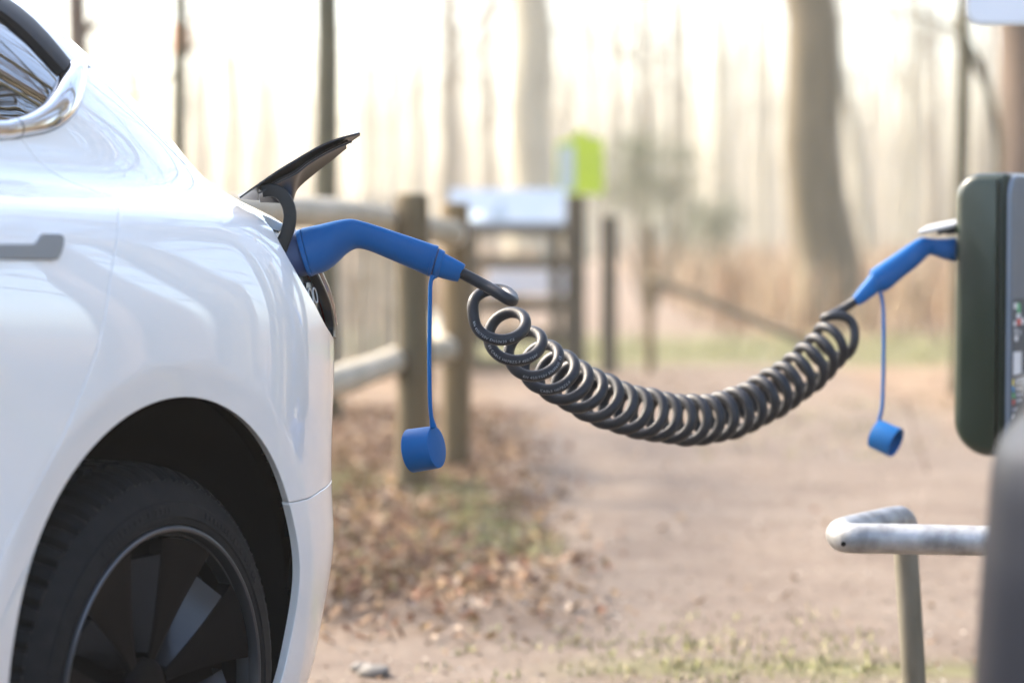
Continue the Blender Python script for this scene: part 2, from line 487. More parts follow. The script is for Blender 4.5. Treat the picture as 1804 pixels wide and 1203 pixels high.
def blades(name, base, h, lean, wd, cols, label, cat):
    n = len(base)
    yaw = rng.uniform(0, 2 * np.pi, n); l = np.abs(rng.normal(0, lean, n))
    d = np.stack([np.cos(yaw), np.sin(yaw), np.zeros(n)], -1); s = np.stack([-np.sin(yaw), np.cos(yaw), np.zeros(n)], -1)
    up = np.array([0, 0, 1.])
    m = base + up * (h * .6)[:, None] + d * (h * l * .35)[:, None]
    t = base + up * (h * np.clip(1 - l * .3, .3, 1))[:, None] + d * (h * l)[:, None]
    w = wd[:, None]
    V = np.stack([base - s * w, base + s * w, m + s * w * .8, m - s * w * .8, t], 1)
    k = np.arange(n)[:, None] * 5
    F = [tuple(q) for q in (k + np.array([[0, 1, 2, 3]]))] + [tuple(q) for q in (k + np.array([[3, 2, 4]]))]
    fm = np.tile(rng.integers(0, len(cols), n), 2)
    o = mesh_obj(name, V.reshape(-1, 3), F, None, smooth=False, mats=cols, fmat=fm)
    return tag(o, label, cat, None, 'stuff')

grass_cols = [mat('grass_%s' % n, c, .7) for n, c in (('green', (.20, .21, .06)), ('lime', (.29, .29, .10)), ('straw', (.38, .33, .19)), ('dull', (.26, .23, .12)))]
C = []
def tuft_zone(n, fx, fy, per=14, spread=.03):
    for _ in range(n):
        x, y = fx(), fy()
        for _ in range(per):
            C.append((x + rng.normal(0, spread), y + rng.normal(0, spread)))
tuft_zone(110, lambda: rng.uniform(.25, .85), lambda: rng.normal(5.62, .28), 5, .05)
tuft_zone(24, lambda: rng.uniform(-.25, .5), lambda: rng.normal(5.6, .2), 8, .025)
for _ in range(260):
    k = rng.random(); x = -.33 + .36 * k + rng.normal(0, .07); y = 9.4 - 1.9 * k + rng.normal(0, .12)
    for _ in range(10): C.append((x + rng.normal(0, .03), y + rng.normal(0, .03)))
tuft_zone(300, lambda: rng.uniform(-1.4, -.52), lambda: rng.normal(9.1, .35), 9, .04)
tuft_zone(90, lambda: rng.uniform(-.75, -.1), lambda: rng.uniform(6.4, 8.6), 7, .03)
tuft_zone(420, lambda: rng.uniform(-1.2, 5.5), lambda: rng.uniform(17.6, 21.5), 10, .08)
tuft_zone(200, lambda: rng.uniform(.8, 3.2), lambda: rng.uniform(10.4, 14), 6, .05)
C = np.array(C); n = len(C)
blades('grass_tufts', np.column_stack([C, ground_z(C[:, 0], C[:, 1]) - .004]), rng.uniform(.010, .030, n) * np.where(C[:, 1] > 14, 4, np.where(C[:, 1] > 6.2, 1.5, 1)), .55, rng.uniform(.0022, .0045, n), grass_cols,
       'short yellow green grass growing in patches by the path', 'grass')
brk_cols = [mat('bracken_%s' % n, c, .85) for n, c in (('tan', (.36, .25, .14)), ('straw', (.42, .33, .21)), ('rust', (.27, .16, .09)))]
n = 15000
bx = rng.uniform(-9, 16, n); by = rng.uniform(21.5, 48, n)
k = (bx > -.5 + .02 * by) | (rng.random(n) < .45)
k &= ~((np.abs(bx - .9 - (by - 21) * .02) < .9))
bx, by = bx[k], by[k]; n = len(bx)
blades('dry_bracken', np.column_stack([bx, by, np.zeros(n) - .01]), rng.uniform(.35, 1.0, n), .45, rng.uniform(.006, .018, n), brk_cols,
       'tan dead bracken and tall grass under the misty trees', 'bracken')

# ------------------------------------------------------------------ trees
def branch_pts(p, d, length, n=7, droop=0.0, wob=.25):
    P = [np.array(p, float)]; d = unit(d)
    for i in range(n):
        d = unit(d + rng.normal(0, wob, 3) / n * 1.8 + np.array([0, 0, droop / n]))
        P.append(P[-1] + d * length / n)
    return np.array(P)

def tree(name, x, y, r0, h, mt, label, group=None, lean=(0, 0), low=2.6, nb=9, flare=.35, seg=14, extra=None, cat='tree', wob=.012):
    root = empty(name, (x, y, float(ground_z(np.array(x), np.array(y))) - .03))
    tag(root, label, cat, group)
    n = 26
    z = np.linspace(0, 1, n) ** 1.25 * h
    ph = rng.uniform(0, 6.28, 4)
    cx = lean[0] * z + wob * h * .3 * (np.sin(z * .9 + ph[0]) - np.sin(ph[0])) * z / h
    cy = lean[1] * z + wob * h * .3 * (np.sin(z * .8 + ph[1]) - np.sin(ph[1])) * z / h
    cx = cx + r0 * .18 * np.sin(z * 2.3 + ph[2]) * np.clip(z, 0, 1)
    r = r0 * (1 - .8 * z / h) * (1 + flare * np.exp(-z / (.12 + r0 * 1.2)))
    V, F = tube(np.column_stack([cx, cy, z]), r, seg)
    V = V.reshape(-1, 3)
    a = np.arctan2(V[:, 1], V[:, 0])
    V = V + np.column_stack([np.cos(a), np.sin(a), 0 * a]) * (r0 * .06 * np.sin(a * 3 + V[:, 2] * 2.1 + ph[3]))[:, None]
    mb = MB(); mb.add(V, F)
    mb.build('trunk', mt, root, smooth=True)
    cr = MB()
    def on(zz):
        return np.array([np.interp(zz, z, cx), np.interp(zz, z, cy), zz]), np.interp(zz, z, r)
    for i in range(nb):
        zz = low + (h * .97 - low) * ((i + rng.random() * .7) / nb)
        p, rr = on(zz); az = rng.uniform(0, 6.28)
        L = (h - zz) * .38 + .7
        q = branch_pts(p, (math.cos(az), math.sin(az), rng.uniform(.25, .9)), L, 7, .25)
        br = min(rr * .45, .05)
        cr.add(*tube(q, np.linspace(br, br * .18, len(q)), 6))
        for j in range(4):
            kk = rng.integers(2, 7); az2 = rng.uniform(0, 6.28)
            q2 = branch_pts(q[kk], unit(q[kk] - q[kk - 1]) + .8 * np.array([math.cos(az2), math.sin(az2), .2]), L * .45, 5, .1)
            cr.add(*tube(q2, np.linspace(br * .38, br * .1, len(q2)), 4))
            for l in range(2):
                az3 = rng.uniform(0, 6.28)
                q3 = branch_pts(q2[rng.integers(1, 5)], np.array([math.cos(az3), math.sin(az3), .3]), L * .25, 4)
                cr.add(*tube(q3, np.linspace(br * .15, .003, len(q3)), 3))
    for q, rad in (extra or []):
        q = catmull(np.array(q) - np.array(root.location), 6)
        cr.add(*tube(q, np.linspace(rad[0], rad[1], len(q)), 6))
    cr.build('crown', mt, root, smooth=True)
    return root

def spot(u, d):
    return at(u, 400, d)[:2]
def wpx(w, d): return w / FPX * d / 2

# the ones that can be told apart in the photograph
x, y = spot(576, 12.2)
tree('slender_tree', x, y, wpx(47, 12.2), 11, M['bark'], 'slender dark olive tree trunk behind the open charge flap', lean=(-.004, 0), low=2.9, flare=.2)
x, y = spot(318, 12.6)
t2 = tree('slender_tree', x, y, wpx(28, 12.6), 8, M['bark'], 'thin dark tree trunk with an orange paint mark', lean=(-.003, 0), low=2.5, flare=.2,
     extra=[([at(318, 110, 12.6), at(350, 70, 12.5), at(400, 25, 12.3), at(440, -30, 12.2)], (.012, .006)), ([at(316, 120, 12.6), at(280, 150, 12.7), at(236, 175, 12.8), at(180, 190, 13)], (.010, .004))])
V, F = tube(np.array([at(318, 97, 12.6), at(318, 70, 12.6), at(318, 42, 12.6)]) - np.array(t2.location) + np.array([0, 0, 0]), np.array([1.12, 1.18, 1.12]) * wpx(28, 12.6), 14, cap=False)
V = np.asarray(V); 
mesh_obj('paint_mark', V, F, M['orange'], t2)
x, y = spot(142, 15)
tree('brown_tree', x, y, wpx(44, 15), 12, M['bark_brown'], 'brown tree trunk beside the sloping roof of the white car', low=3.0,
     extra=[([at(150, 60, 15), at(185, 20, 14.9), at(215, -30, 14.8)], (.03, .015)), ([at(160, 40, 15), at(200, 75, 14.8), at(228, 150, 14.6)], (.012, .006))])
x, y = spot(938, 46)
tree('pale_tree', x, y, wpx(84, 46), 20, M['bark_misted'], 'broad pale tree trunk fading in the mist above the information panel', low=5, flare=.3)
x, y = spot(1463, 24)
tree('big_tree', x, y, wpx(108, 24), 18, M['bark_grey'], 'thick leaning grey brown tree trunk left of the charger', lean=(-.085, 0), low=4.2, flare=.45, seg=22)
x, y = spot(1690, 14.5)
tree('slender_tree', x, y, wpx(28, 14.5), 9, M['bark'], 'thin dark tree with a bowed branch behind the charger', low=2.8, flare=.2,
     extra=[([at(1690, 40, 14.5), at(1715, 100, 14.4), at(1745, 175, 14.4), at(1760, 255, 14.4), at(1755, 340, 14.5)], (.032, .018)), ([at(1690, 60, 14.5), at(1640, 35, 14.6), at(1580, 28, 14.8), at(1500, 40, 15)], (.014, .006))])
x, y = spot(1800, 17.5)
tree('brown_tree', x, y, wpx(105, 17.5), 13, M['bark_brown'], 'broad reddish brown tree trunk directly above the green charger', low=3.6, flare=.3, seg=20)
x, y = spot(1545, 40)
tree('leaning_tree', x, y, wpx(26, 40), 15, M['bark_misted'], 'faint leaning tree right of the thick trunk', lean=(-.16, 0), low=4)
# fainter and fainter ones, row behind row in the mist
FG = 'faint trees in the mist'
FL = 'faint slim tree trunk fading into the bright mist'
for u, d, w in ((783, 40, 20), (1183, 36, 17), (1272, 34, 22), (1130, 42, 20), (1602, 34, 26), (1212, 47, 16), (655, 44, 18), (412, 38, 20), (232, 34, 12), (1345, 44, 16), (1040, 48, 18),
                (1080, 55, 22), (730, 52, 20), (860, 58, 22), (480, 52, 18), (1400, 60, 24), (1650, 52, 22), (1570, 62, 20), (1730, 46, 24), (590, 62, 20), (350, 60, 20), (1000, 66, 22), (1300, 68, 20), (1160, 70, 22), (690, 72, 20), (1480, 74, 20), (270, 70, 18), (800, 76, 18)):
    d = d * 1.5
    x, y = spot(u, d)
    tree('forest_tree', x, y, wpx(w, d) * rng.uniform(.95, 1.25), rng.uniform(15, 22), M[rng.choice(['bark_grey', 'bark_misted', 'bark_misted'])], FL, FG, lean=(rng.normal(0, .012), 0), low=rng.uniform(3, 5), nb=7, seg=8)
# the wood goes on beside and behind the photographer: mirrored in the car's paint, glass and chrome
for i, (x, y, r) in enumerate(((3.3, 6.3, .11), (4.3, 7.4, .15), (3.6, 5.3, .09), (5.4, 8.6, .17), (5.0, 6.6, .12), (6.6, 10.2, .2), (4.3, 9.6, .14), (5.6, 5.4, .16), (6.8, 7.2, .2), (6.2, 3.9, .13), (4.6, 8.2, .12), (8.5, 5.6, .22), (7.4, 1.8, .2), (9, 9.2, .2), (8.2, 3.0, .12), (5.2, 10.5, .15), (12, 6.2, .22), (14, 10.5, .2), (11, 1.2, .18), (16, 3.5, .25), (7.5, -1.5, .15), (19, 8, .3), (13, -3.5, .2), (21, -1, .28), (9.5, -6, .2), (24, 13, .3), (17, 14, .25), (5.5, -8, .2), (26, 5, .3), (30, 10, .35), (-6, -7, .2), (1, -10, .22), (12, 17, .2), (20, 18, .25))):
    tree('roadside_tree', x, y, r, rng.uniform(14, 22), M[('bark', 'bark_grey', 'bark_brown')[i % 3]], 'bare winter tree beside the car park, mirrored in the white car', 'trees beside the car park', low=2.2, nb=9, seg=9, lean=(rng.normal(0, .02), rng.normal(0, .02)))

# the wood closes far behind: hundreds of bare stems that read as one pale mass
n = 2100
fx = np.concatenate([rng.uniform(0, 46, 1400), rng.uniform(-46, 0, 700)]); fy = rng.uniform(105, 178, n)
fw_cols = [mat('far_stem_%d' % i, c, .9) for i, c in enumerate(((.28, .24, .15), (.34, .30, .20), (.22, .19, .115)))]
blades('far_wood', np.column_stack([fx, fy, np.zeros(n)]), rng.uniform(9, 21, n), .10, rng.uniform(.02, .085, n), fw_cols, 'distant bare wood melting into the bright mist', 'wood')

# holly bush behind the lime sign
def shrub(name, c, rad, n, label, mt):
    root = empty(name, (c[0], c[1], 0)); tag(root, label, 'shrub')
    mb = MB()
    for i in range(9):
        az = rng.uniform(0, 6.28)
        q = branch_pts((rng.normal(0, .04), rng.normal(0, .04), 0), (math.cos(az) * .35, math.sin(az) * .35, 1), c[2] + rng.uniform(-.1, .4), 6)
        mb.add(*tube(q, np.linspace(.016, .004, len(q)), 5))
    mb.build('stems', M['bark'], root, smooth=True)
    cl = rng.normal(0, .5, (34, 3)) * np.array(rad) + np.array([0, 0, c[2]])
    p = cl[rng.integers(0, 34, n)] + rng.normal(0, .11, (n, 3))
    p = p[p[:, 2] > .12]; n = len(p)
    e1 = rng.normal(0, 1, (n, 3)); e1 /= np.linalg.norm(e1, axis=1)[:, None]
    e2 = np.cross(e1, rng.normal(0, 1, (n, 3))); e2 /= np.linalg.norm(e2, axis=1)[:, None]
    s = rng.uniform(.018, .034, n)[:, None]
    V = np.stack([p - e1 * s, p - e2 * s * .5, p + e1 * s, p + e2 * s * .5], 1).reshape(-1, 3)
    o = mesh_obj('foliage', V, np.arange(4 * n).reshape(-1, 4), mt, root, smooth=False)
    return root
x, y = spot(1140, 26)
shrub('holly_bush', (x, y, 1.5), (.55, .4, .5), 3000, 'dull green holly bush behind the lime green sign', M['holly'])
x, y = spot(1240, 32)
shrub('holly_bush', (x, y, 1.0), (.5, .4, .35), 2600, 'low grey green bush right of the holly bush', M['holly'])

# ------------------------------------------------------------------ fence, gate, signs
def wood_post(name, u, vtop, d, w, label, group, mt=None, sq=False, cat='post'):
    base = at(u, 400, d); ztop = at(u, vtop, d)[2]; r = wpx(w, d)
    x, y = base[0], base[1]; z0 = float(ground_z(np.array(x), np.array(y)))
    if sq:
        V, F = bevel_box((x, y, (ztop + z0) / 2 - .05), (r, 0, 0), (0, r, 0), (0, 0, (ztop - z0) / 2 + .05), .008)
        o = MB().add(V, F).build(name, mt or M['wood'])
    else:
        z = np.concatenate([[z0 - .1], np.linspace(z0, ztop - .02, 12), [ztop - .012, ztop - .003, ztop]])
        rr = np.concatenate([[1.03], np.linspace(1.03, .97, 12), [.95, .88, .80]]) * r
        C = np.column_stack([x + .004 * np.sin(z * 5 + u), y + .004 * np.cos(z * 4), z])
        V, F = tube(C, rr, 18)
        o = mesh_obj(name, V, F, mt or M['wood'])
        o.data.set_sharp_from_angle(angle=math.radians(40))
    return tag(o, label, cat, group)

wood_post('fence_post', 728, 341, 9.1, 62, 'stout round fence post nearest the camera, moss at its foot', 'fence posts')
wood_post('fence_post', 803, 357, 9.9, 52, 'round fence post holding the sawn rail ends', 'fence posts')

def rail(name, pts, r, label, ends=True, mt=None):
    C = catmull(pts, 8)
    V, F = tube(C, r * (1 + .04 * np.sin(np.linspace(0, 9, len(C)))), 16, cap=False)
    root = mesh_obj(name, V, F, mt or M['wood_grey'])
    if ends:
        seg = 16
        for k, nm in ((0, 'sawn_end'), (len(C) - 1, 'sawn_end')):
            ring = V[k * seg:(k + 1) * seg]
            c = ring.mean(0)
            out = unit(C[k] - C[1 if k == 0 else k - 1]) * .001
            mesh_obj(nm, np.vstack([ring + out, [c + out]]), [(j, (j + 1) % seg, seg) for j in range(seg)], M['sunlit_end'], root, smooth=False)
    return tag(root, label, 'fence rail', 'fence rails')
rail('fence_rail', [at(300, 373, 6.4), at(540, 374, 7.9), at(640, 379, 8.7), at(715, 395, 9.35), at(800, 412, 9.62)], .05, 'upper pale round fence rail at eye level')
rail('fence_rail', [at(300, 755, 6.5), at(590, 672, 8.0), at(650, 652, 8.6), at(715, 630, 9.3), at(787, 616, 9.62)], .052, 'lower pale round fence rail running behind the white car')
for (u, v, lab) in ((797, 412, 'upper sawn rail stub with cut end coloured as sunlit, beside the second fence post'), (780, 618, 'lower sawn rail stub with cut end coloured as sunlit, beside the second fence post')):
    rail('rail_stub', [at(u, v, 9.68), at(u - 14, v - (0 if v < 500 else 30), 10.6), at(u - 26, v - (0 if v < 500 else 55), 11.6)], .054, lab)
wood_post('fence_post', 250, 345, 6.7, 66, 'fence post hidden mostly behind the white car', 'fence posts')

# paling fence left of the gate, at the gate's distance
for i, u in enumerate((604, 627, 650, 672, 690)):
    wood_post('fence_paling', u, 346 + 6 * (i % 2), 16.4 + .1 * i, 15 + 3 * (i % 3), '%s upright pale board of the short fence left of the gate' % ('leftmost', 'second', 'middle', 'fourth', 'rightmost')[i], 'palings left of the gate', M['wood_grey'], True, 'fence paling')

gate = empty('wooden_gate', (*at(930, 400, 17)[:2], 0)); tag(gate, 'low wooden bridle gate of horizontal bars at the path end', 'gate')
def gpart(name, u0, v0, u1, v1, d, th, mt, parent, lab=None, rel=gate):
    a = at(u0, v0, d); b = at(u1, v1, d); c = (a + b) / 2 - np.array(rel.location)
    V, F = bevel_box(c, (abs(b[0] - a[0]) / 2, 0, 0), (0, th / 2, 0), (0, 0, abs(a[2] - b[2]) / 2), .006)
    o = MB().add(V, F).build(name, mt, parent)
    if lab: o['label'] = lab
    return o
gpart('top_bar', 832, 391, 1004, 414, 17, .05, M['gate_wood'], gate)
gpart('bar', 832, 452, 1004, 473, 17.02, .04, M['gate_wood'], gate)
gpart('bar', 832, 526, 1004, 548, 17.02, .04, M['gate_wood'], gate)
gpart('bar', 832, 582, 1004, 603, 17.02, .04, M['gate_wood'], gate)
gpart('bottom_bar', 832, 632, 1004, 656, 17.0, .05, M['gate_wood'], gate)
gpart('stile', 826, 388, 842, 660, 17.08, .07, M['gate_wood'], gate)
gpart('stile', 992, 388, 1003, 660, 17.08, .07, M['gate_wood'], gate)
gp = empty('white_notice', (*at(928, 497, 16.93)[:2], 0)); tag(gp, 'blank looking white notice board fixed to the gate', 'notice')
gpart('board', 858, 476, 998, 519, 16.93, .012, M['sign_white'], gp, rel=gp)
gpart('batten', 866, 484, 872, 512, 16.96, .02, M['gate_wood'], gp, rel=gp)
wood_post('gate_post', 1014, 346, 16.9, 34, 'square gate post under the lime green sign', 'gate posts', M['gate_wood'], True)
wood_post('gate_post', 1073, 380, 16.6, 27, 'dark post between the gate and the pole fence', 'gate posts', M['gate_wood'], True)
wood_post('pole_post', 1146, 398, 16.3, 16, 'thin round post at the top of the sloping pole', 'gate posts', M['wood'])
o = MB().add(*tube(catmull([at(1150, 492, 16.2), at(1260, 535, 15.9), at(1420, 602, 15.5)], 8), .03, 10)).build('sloping_pole', M['gate_wood'], smooth=True)
tag(o, 'thin brown pole sloping down to the right from the thin post', 'pole')

# information panel (pale blue, with a dark picture) on two legs
ip = empty('information_panel', (*at(890, 400, 15.6)[:2], 0)); tag(ip, 'pale blue information panel on two legs before the gate', 'information panel')
def quad_slab(name, pts, th, mt, parent):
    P = [np.array(p) - np.array(parent.location) for p in pts]
    n = unit(np.cross(P[1] - P[0], P[3] - P[0])); 
    V = P + [p - n * th for p in P]
    F = [(0, 1, 2, 3), (7, 6, 5, 4)] + [(i, i + 4, (i + 1) % 4 + 4, (i + 1) % 4) for i in range(4)]
    return MB().add(V, F).build(name, mt, parent)
quad_slab('panel', [at(792, 392, 15.3), at(996, 392, 15.3), at(996, 333, 15.75), at(792, 333, 15.75)], .03, M['board_blue'], ip)
quad_slab('picture', [at(866, 388, 15.325), at(892, 388, 15.325), at(886, 352, 15.60), at(868, 356, 15.58)], .004, M['board_dark'], ip)
quad_slab('picture', [at(800, 387, 15.33), at(850, 387, 15.33), at(850, 366, 15.50), at(800, 372, 15.47)], .004, M['pale_sheet'], ip)
for u in (812, 978):
    a = at(u, 397, 15.5)
    MB().add(*bevel_box((a[0] - ip.location[0], a[1] - ip.location[1], .47), (.035, 0, 0), (0, .035, 0), (0, 0, .50), .006)).build('leg', M['gate_wood'], ip)

# lime green waymark sign with a pale sheet, on the gate post
ls = empty('lime_sign', (*at(1022, 400, 16.7)[:2], 0)); tag(ls, 'lime green pointed sign with pale sheet above the gate post', 'sign')
O = at(981, 343, 16.72) - np.array(ls.location); k = 16.72 / FPX
P = np.array([(0, 0), (82, 0), (82, 98), (52, 103), (42, 120), (30, 103), (0, 92)]) * k
MB().add(*slab(P, O + np.array([0, .01, 0]), (1, 0, 0), (0, 0, 1), (0, -1, 0), .022)).build('board', M['lime'], ls)
P = np.array([(4, 8), (30, 8), (30, 88), (4, 84)]) * k
MB().add(*slab(P, O + np.array([0, -.0125, 0]), (1, 0, 0), (0, 0, 1), (0, -1, 0), .003)).build('notice_sheet', M['pale_sheet'], ls)
MB().add(*bevel_box(O + np.array([.14, .045, .05]), (.03, 0, 0), (0, .03, 0), (0, 0, .20), .005)).build('backing_post', M['gate_wood'], ls)

# a few stones by the path
for (u, v, s, lab) in ((660, 1188, .030, 'rounded grey stone at the path edge near the car'), (636, 1180, .020, 'small dark stone left of the rounded grey stone')):
    d = 4259 / (v - 400)
    c = at(u, v, d)
    rr = rng.normal(0, .12, 60)
    V, F = [], []
    n1, n2 = 8, 10
    for i in range(n1 + 1):
        for j in range(n2):
            th = math.pi * i / n1; ph = 2 * math.pi * j / n2
            q = 1 + .18 * math.sin(3 * ph + i) * math.sin(th) + .1 * math.cos(2 * ph + 2 * th)
            V.append((c[0] + s * 1.3 * q * math.sin(th) * math.cos(ph), c[1] + s * q * math.sin(th) * math.sin(ph), .008 + s * .55 * q * math.cos(th)))
    for i in range(n1):
        for j in range(n2):
            F.append((i * n2 + j, (i + 1) * n2 + j, (i + 1) * n2 + (j + 1) % n2, i * n2 + (j + 1) % n2))
    tag(mesh_obj('stone', V, F, M['stone']), lab, 'stone')

# ------------------------------------------------------------------ mist: one closed box of even density round everything
def haze():
    V = [(x, y, z) for x in (-142, 142) for y in (-62, 192) for z in (-1.2, 27)]
    F = [(0, 1, 3, 2), (4, 6, 7, 5), (0, 4, 5, 1), (2, 3, 7, 6), (0, 2, 6, 4), (1, 5, 7, 3)]
    m = bpy.data.materials.new('mist'); m.use_nodes = True
    nt = m.node_tree; nt.nodes.clear()
    out = nt.nodes.new('ShaderNodeOutputMaterial'); pv = nt.nodes.new('ShaderNodeVolumePrincipled')
    pv.inputs['Color'].default_value = (.99, .95, .87, 1)
    pv.inputs['Density'].default_value = HAZE
    pv.inputs['Anisotropy'].default_value = HAZE_G
    nt.links.new(pv.outputs[0], out.inputs['Volume'])
    o = mesh_obj('haze', V, F, m, smooth=False)
    tag(o, 'thin bright morning mist among the trees', 'mist', None, 'stuff')
HAZE, HAZE_G = .0018, .3
haze()

# ------------------------------------------------------------------ the white car
# natural cubic spline
def spl(xk,yk,x):
    xk=np.asarray(xk,float);yk=np.asarray(yk,float);n=len(xk);h=np.diff(xk)
    A=np.zeros((n,n));r=np.zeros(n);A[0,0]=A[-1,-1]=1
    for i in range(1,n-1):
        A[i,i-1]=h[i-1];A[i,i]=2*(h[i-1]+h[i]);A[i,i+1]=h[i]
        r[i]=6*((yk[i+1]-yk[i])/h[i]-(yk[i]-yk[i-1])/h[i-1])
    m=np.linalg.solve(A,r);x=np.asarray(x,float)
    i=np.clip(np.searchsorted(xk,x)-1,0,n-2);a=xk[i+1]-x;b=x-xk[i];H=h[i]
    return (m[i]*a**3+m[i+1]*b**3)/(6*H)+(yk[i]/H-m[i]*H/6)*a+(yk[i+1]/H-m[i+1]*H/6)*b
#   z     T     s0    s1   k   sf(front end)
LV=np.array([(0.170,0.8282,0.15,0.7449,2.5,-3.55),
(0.250,0.8697,0.15,0.7958,2.5,-3.62),
(0.360,0.8869,0.15,0.8478,2.5,-3.68),
(0.480,0.8978,0.15,0.8859,2.5,-3.70),
(0.560,0.9009,0.15,0.8704,2.5,-3.70),
(0.680,0.9035,0.15,0.8657,2.5,-3.66),
(0.800,0.9059,0.15,0.8705,2.5,-3.58),
(0.900,0.9013,0.15,0.8507,2.5,-3.40),
(0.965,0.8890,0.15,0.8004,2.5,-3.10),
(1.000,0.8786,0.13,0.7655,2.5,-2.90),
(1.025,0.8636,0.10,0.7509,2.5,-2.75),
(1.042,0.8381,0.06,0.7440,2.5,-2.60),
(1.058,0.8035,0.02,0.7338,2.5,-2.50),
(1.085,0.7723,-0.02,0.6739,2.5,-2.40),
(1.140,0.7507,-0.10,0.6045,2.5,-2.25),
(1.230,0.7145,-0.25,0.5046,2.5,-2.00),
(1.320,0.6607,-0.40,0.3946,2.5,-1.70),
(1.390,0.5903,-0.60,0.2014,2.5,-1.45),
(1.430,0.4800,-0.90,-0.0695,2.5,-1.20)])
_d=np.sqrt(np.diff(LV[:,0])**2+np.diff(LV[:,1])**2);WK=np.concatenate([[0],np.cumsum(_d)]);WMAX=WK[-1]
def surf(L,w):
    """a point of the body side: L runs along the car (equal to s, metres behind the rear axle, on the straight flank, then round the
    corners), w is the girth from the sill up to the roof; gives s, half-width t and height z"""
    L,w=np.broadcast_arrays(np.asarray(L,float),np.asarray(w,float))
    z,T,s0,s1,k,sf=[spl(WK,LV[:,i],w) for i in range(6)]
    f0=sf+.95
    al=np.clip((L-s0)*(np.pi/2)/1.15,0,np.pi/2); be=np.clip((f0-L)*(np.pi/2)/1.15,0,np.pi/2)
    g=np.maximum(al,be); ca,sa=np.cos(g),np.sin(g)
    r=(np.abs(ca)**k+np.abs(sa)**k)**(-1/k)
    s=np.where(al>0,s0+(s1-s0)*r*sa,np.where(be>0,f0-(f0-sf)*r*sa,L))
    t=T*r*ca
    fl=(g<=0)
    t=t-.014*np.exp(-((s+.75)/.38)**2-((z-.70)/.2)**2)*fl
    for c in (-.02,-2.895):
        x=np.clip((.413-np.hypot(s-c,z-.402))/.057,0,1.6)
        t=t-.012*x*x/(x+.12)
    z=z-.03*np.clip(s+.3,0,2)*np.exp(-((z-1.0)/.12)**2)
    return s,t,z

def WZ(z): return np.interp(z, LV[:, 0], WK)
def LS(s): return np.where(s > .15, .15 + (s - .15) / .985, s)
def L_rear(w): return spl(WK, LV[:, 2], w) + 1.149
def L_front(w): return spl(WK, LV[:, 5], w) + .95 - 1.149
AC = (-.01, .402); AR = .356

def body_pt(L, w, off=0.0):
    """local car coordinates (x back, y right, z up) of the left flank and the outward normal"""
    h = 4e-4
    def q(L, w):
        s, t, z = surf(L, w); return np.stack([s, -t, z], -1)
    p = q(L, w)
    n = np.cross(q(L + h, w) - q(L - h, w), q(L, w + h) - q(L, w - h))
    n = n / (np.linalg.norm(n, axis=-1, keepdims=True) + 1e-12)
    off = np.asarray(off, float)
    if off.ndim: off = off[..., None]
    return p + n * off, n

def resample(P, step, closed=True):
    P = np.asarray(P, float); Q = np.vstack([P, P[:1]]) if closed else P
    out = []
    for a, b in zip(Q[:-1], Q[1:]):
        n = max(1, int(math.ceil(np.linalg.norm(b - a) / step)))
        for i in range(n): out.append(a + (b - a) * i / n)
    if not closed: out.append(Q[-1])
    return np.array(out)

def inside(P, x):
    r = np.zeros(len(x), bool); j = len(P) - 1
    for i in range(len(P)):
        a, b = P[i], P[j]
        c = ((a[1] > x[:, 1]) != (b[1] > x[:, 1])) & (x[:, 0] < (b[0] - a[0]) * (x[:, 1] - a[1]) / (b[1] - a[1] + 1e-15) + a[0])
        r ^= c; j = i
    return r

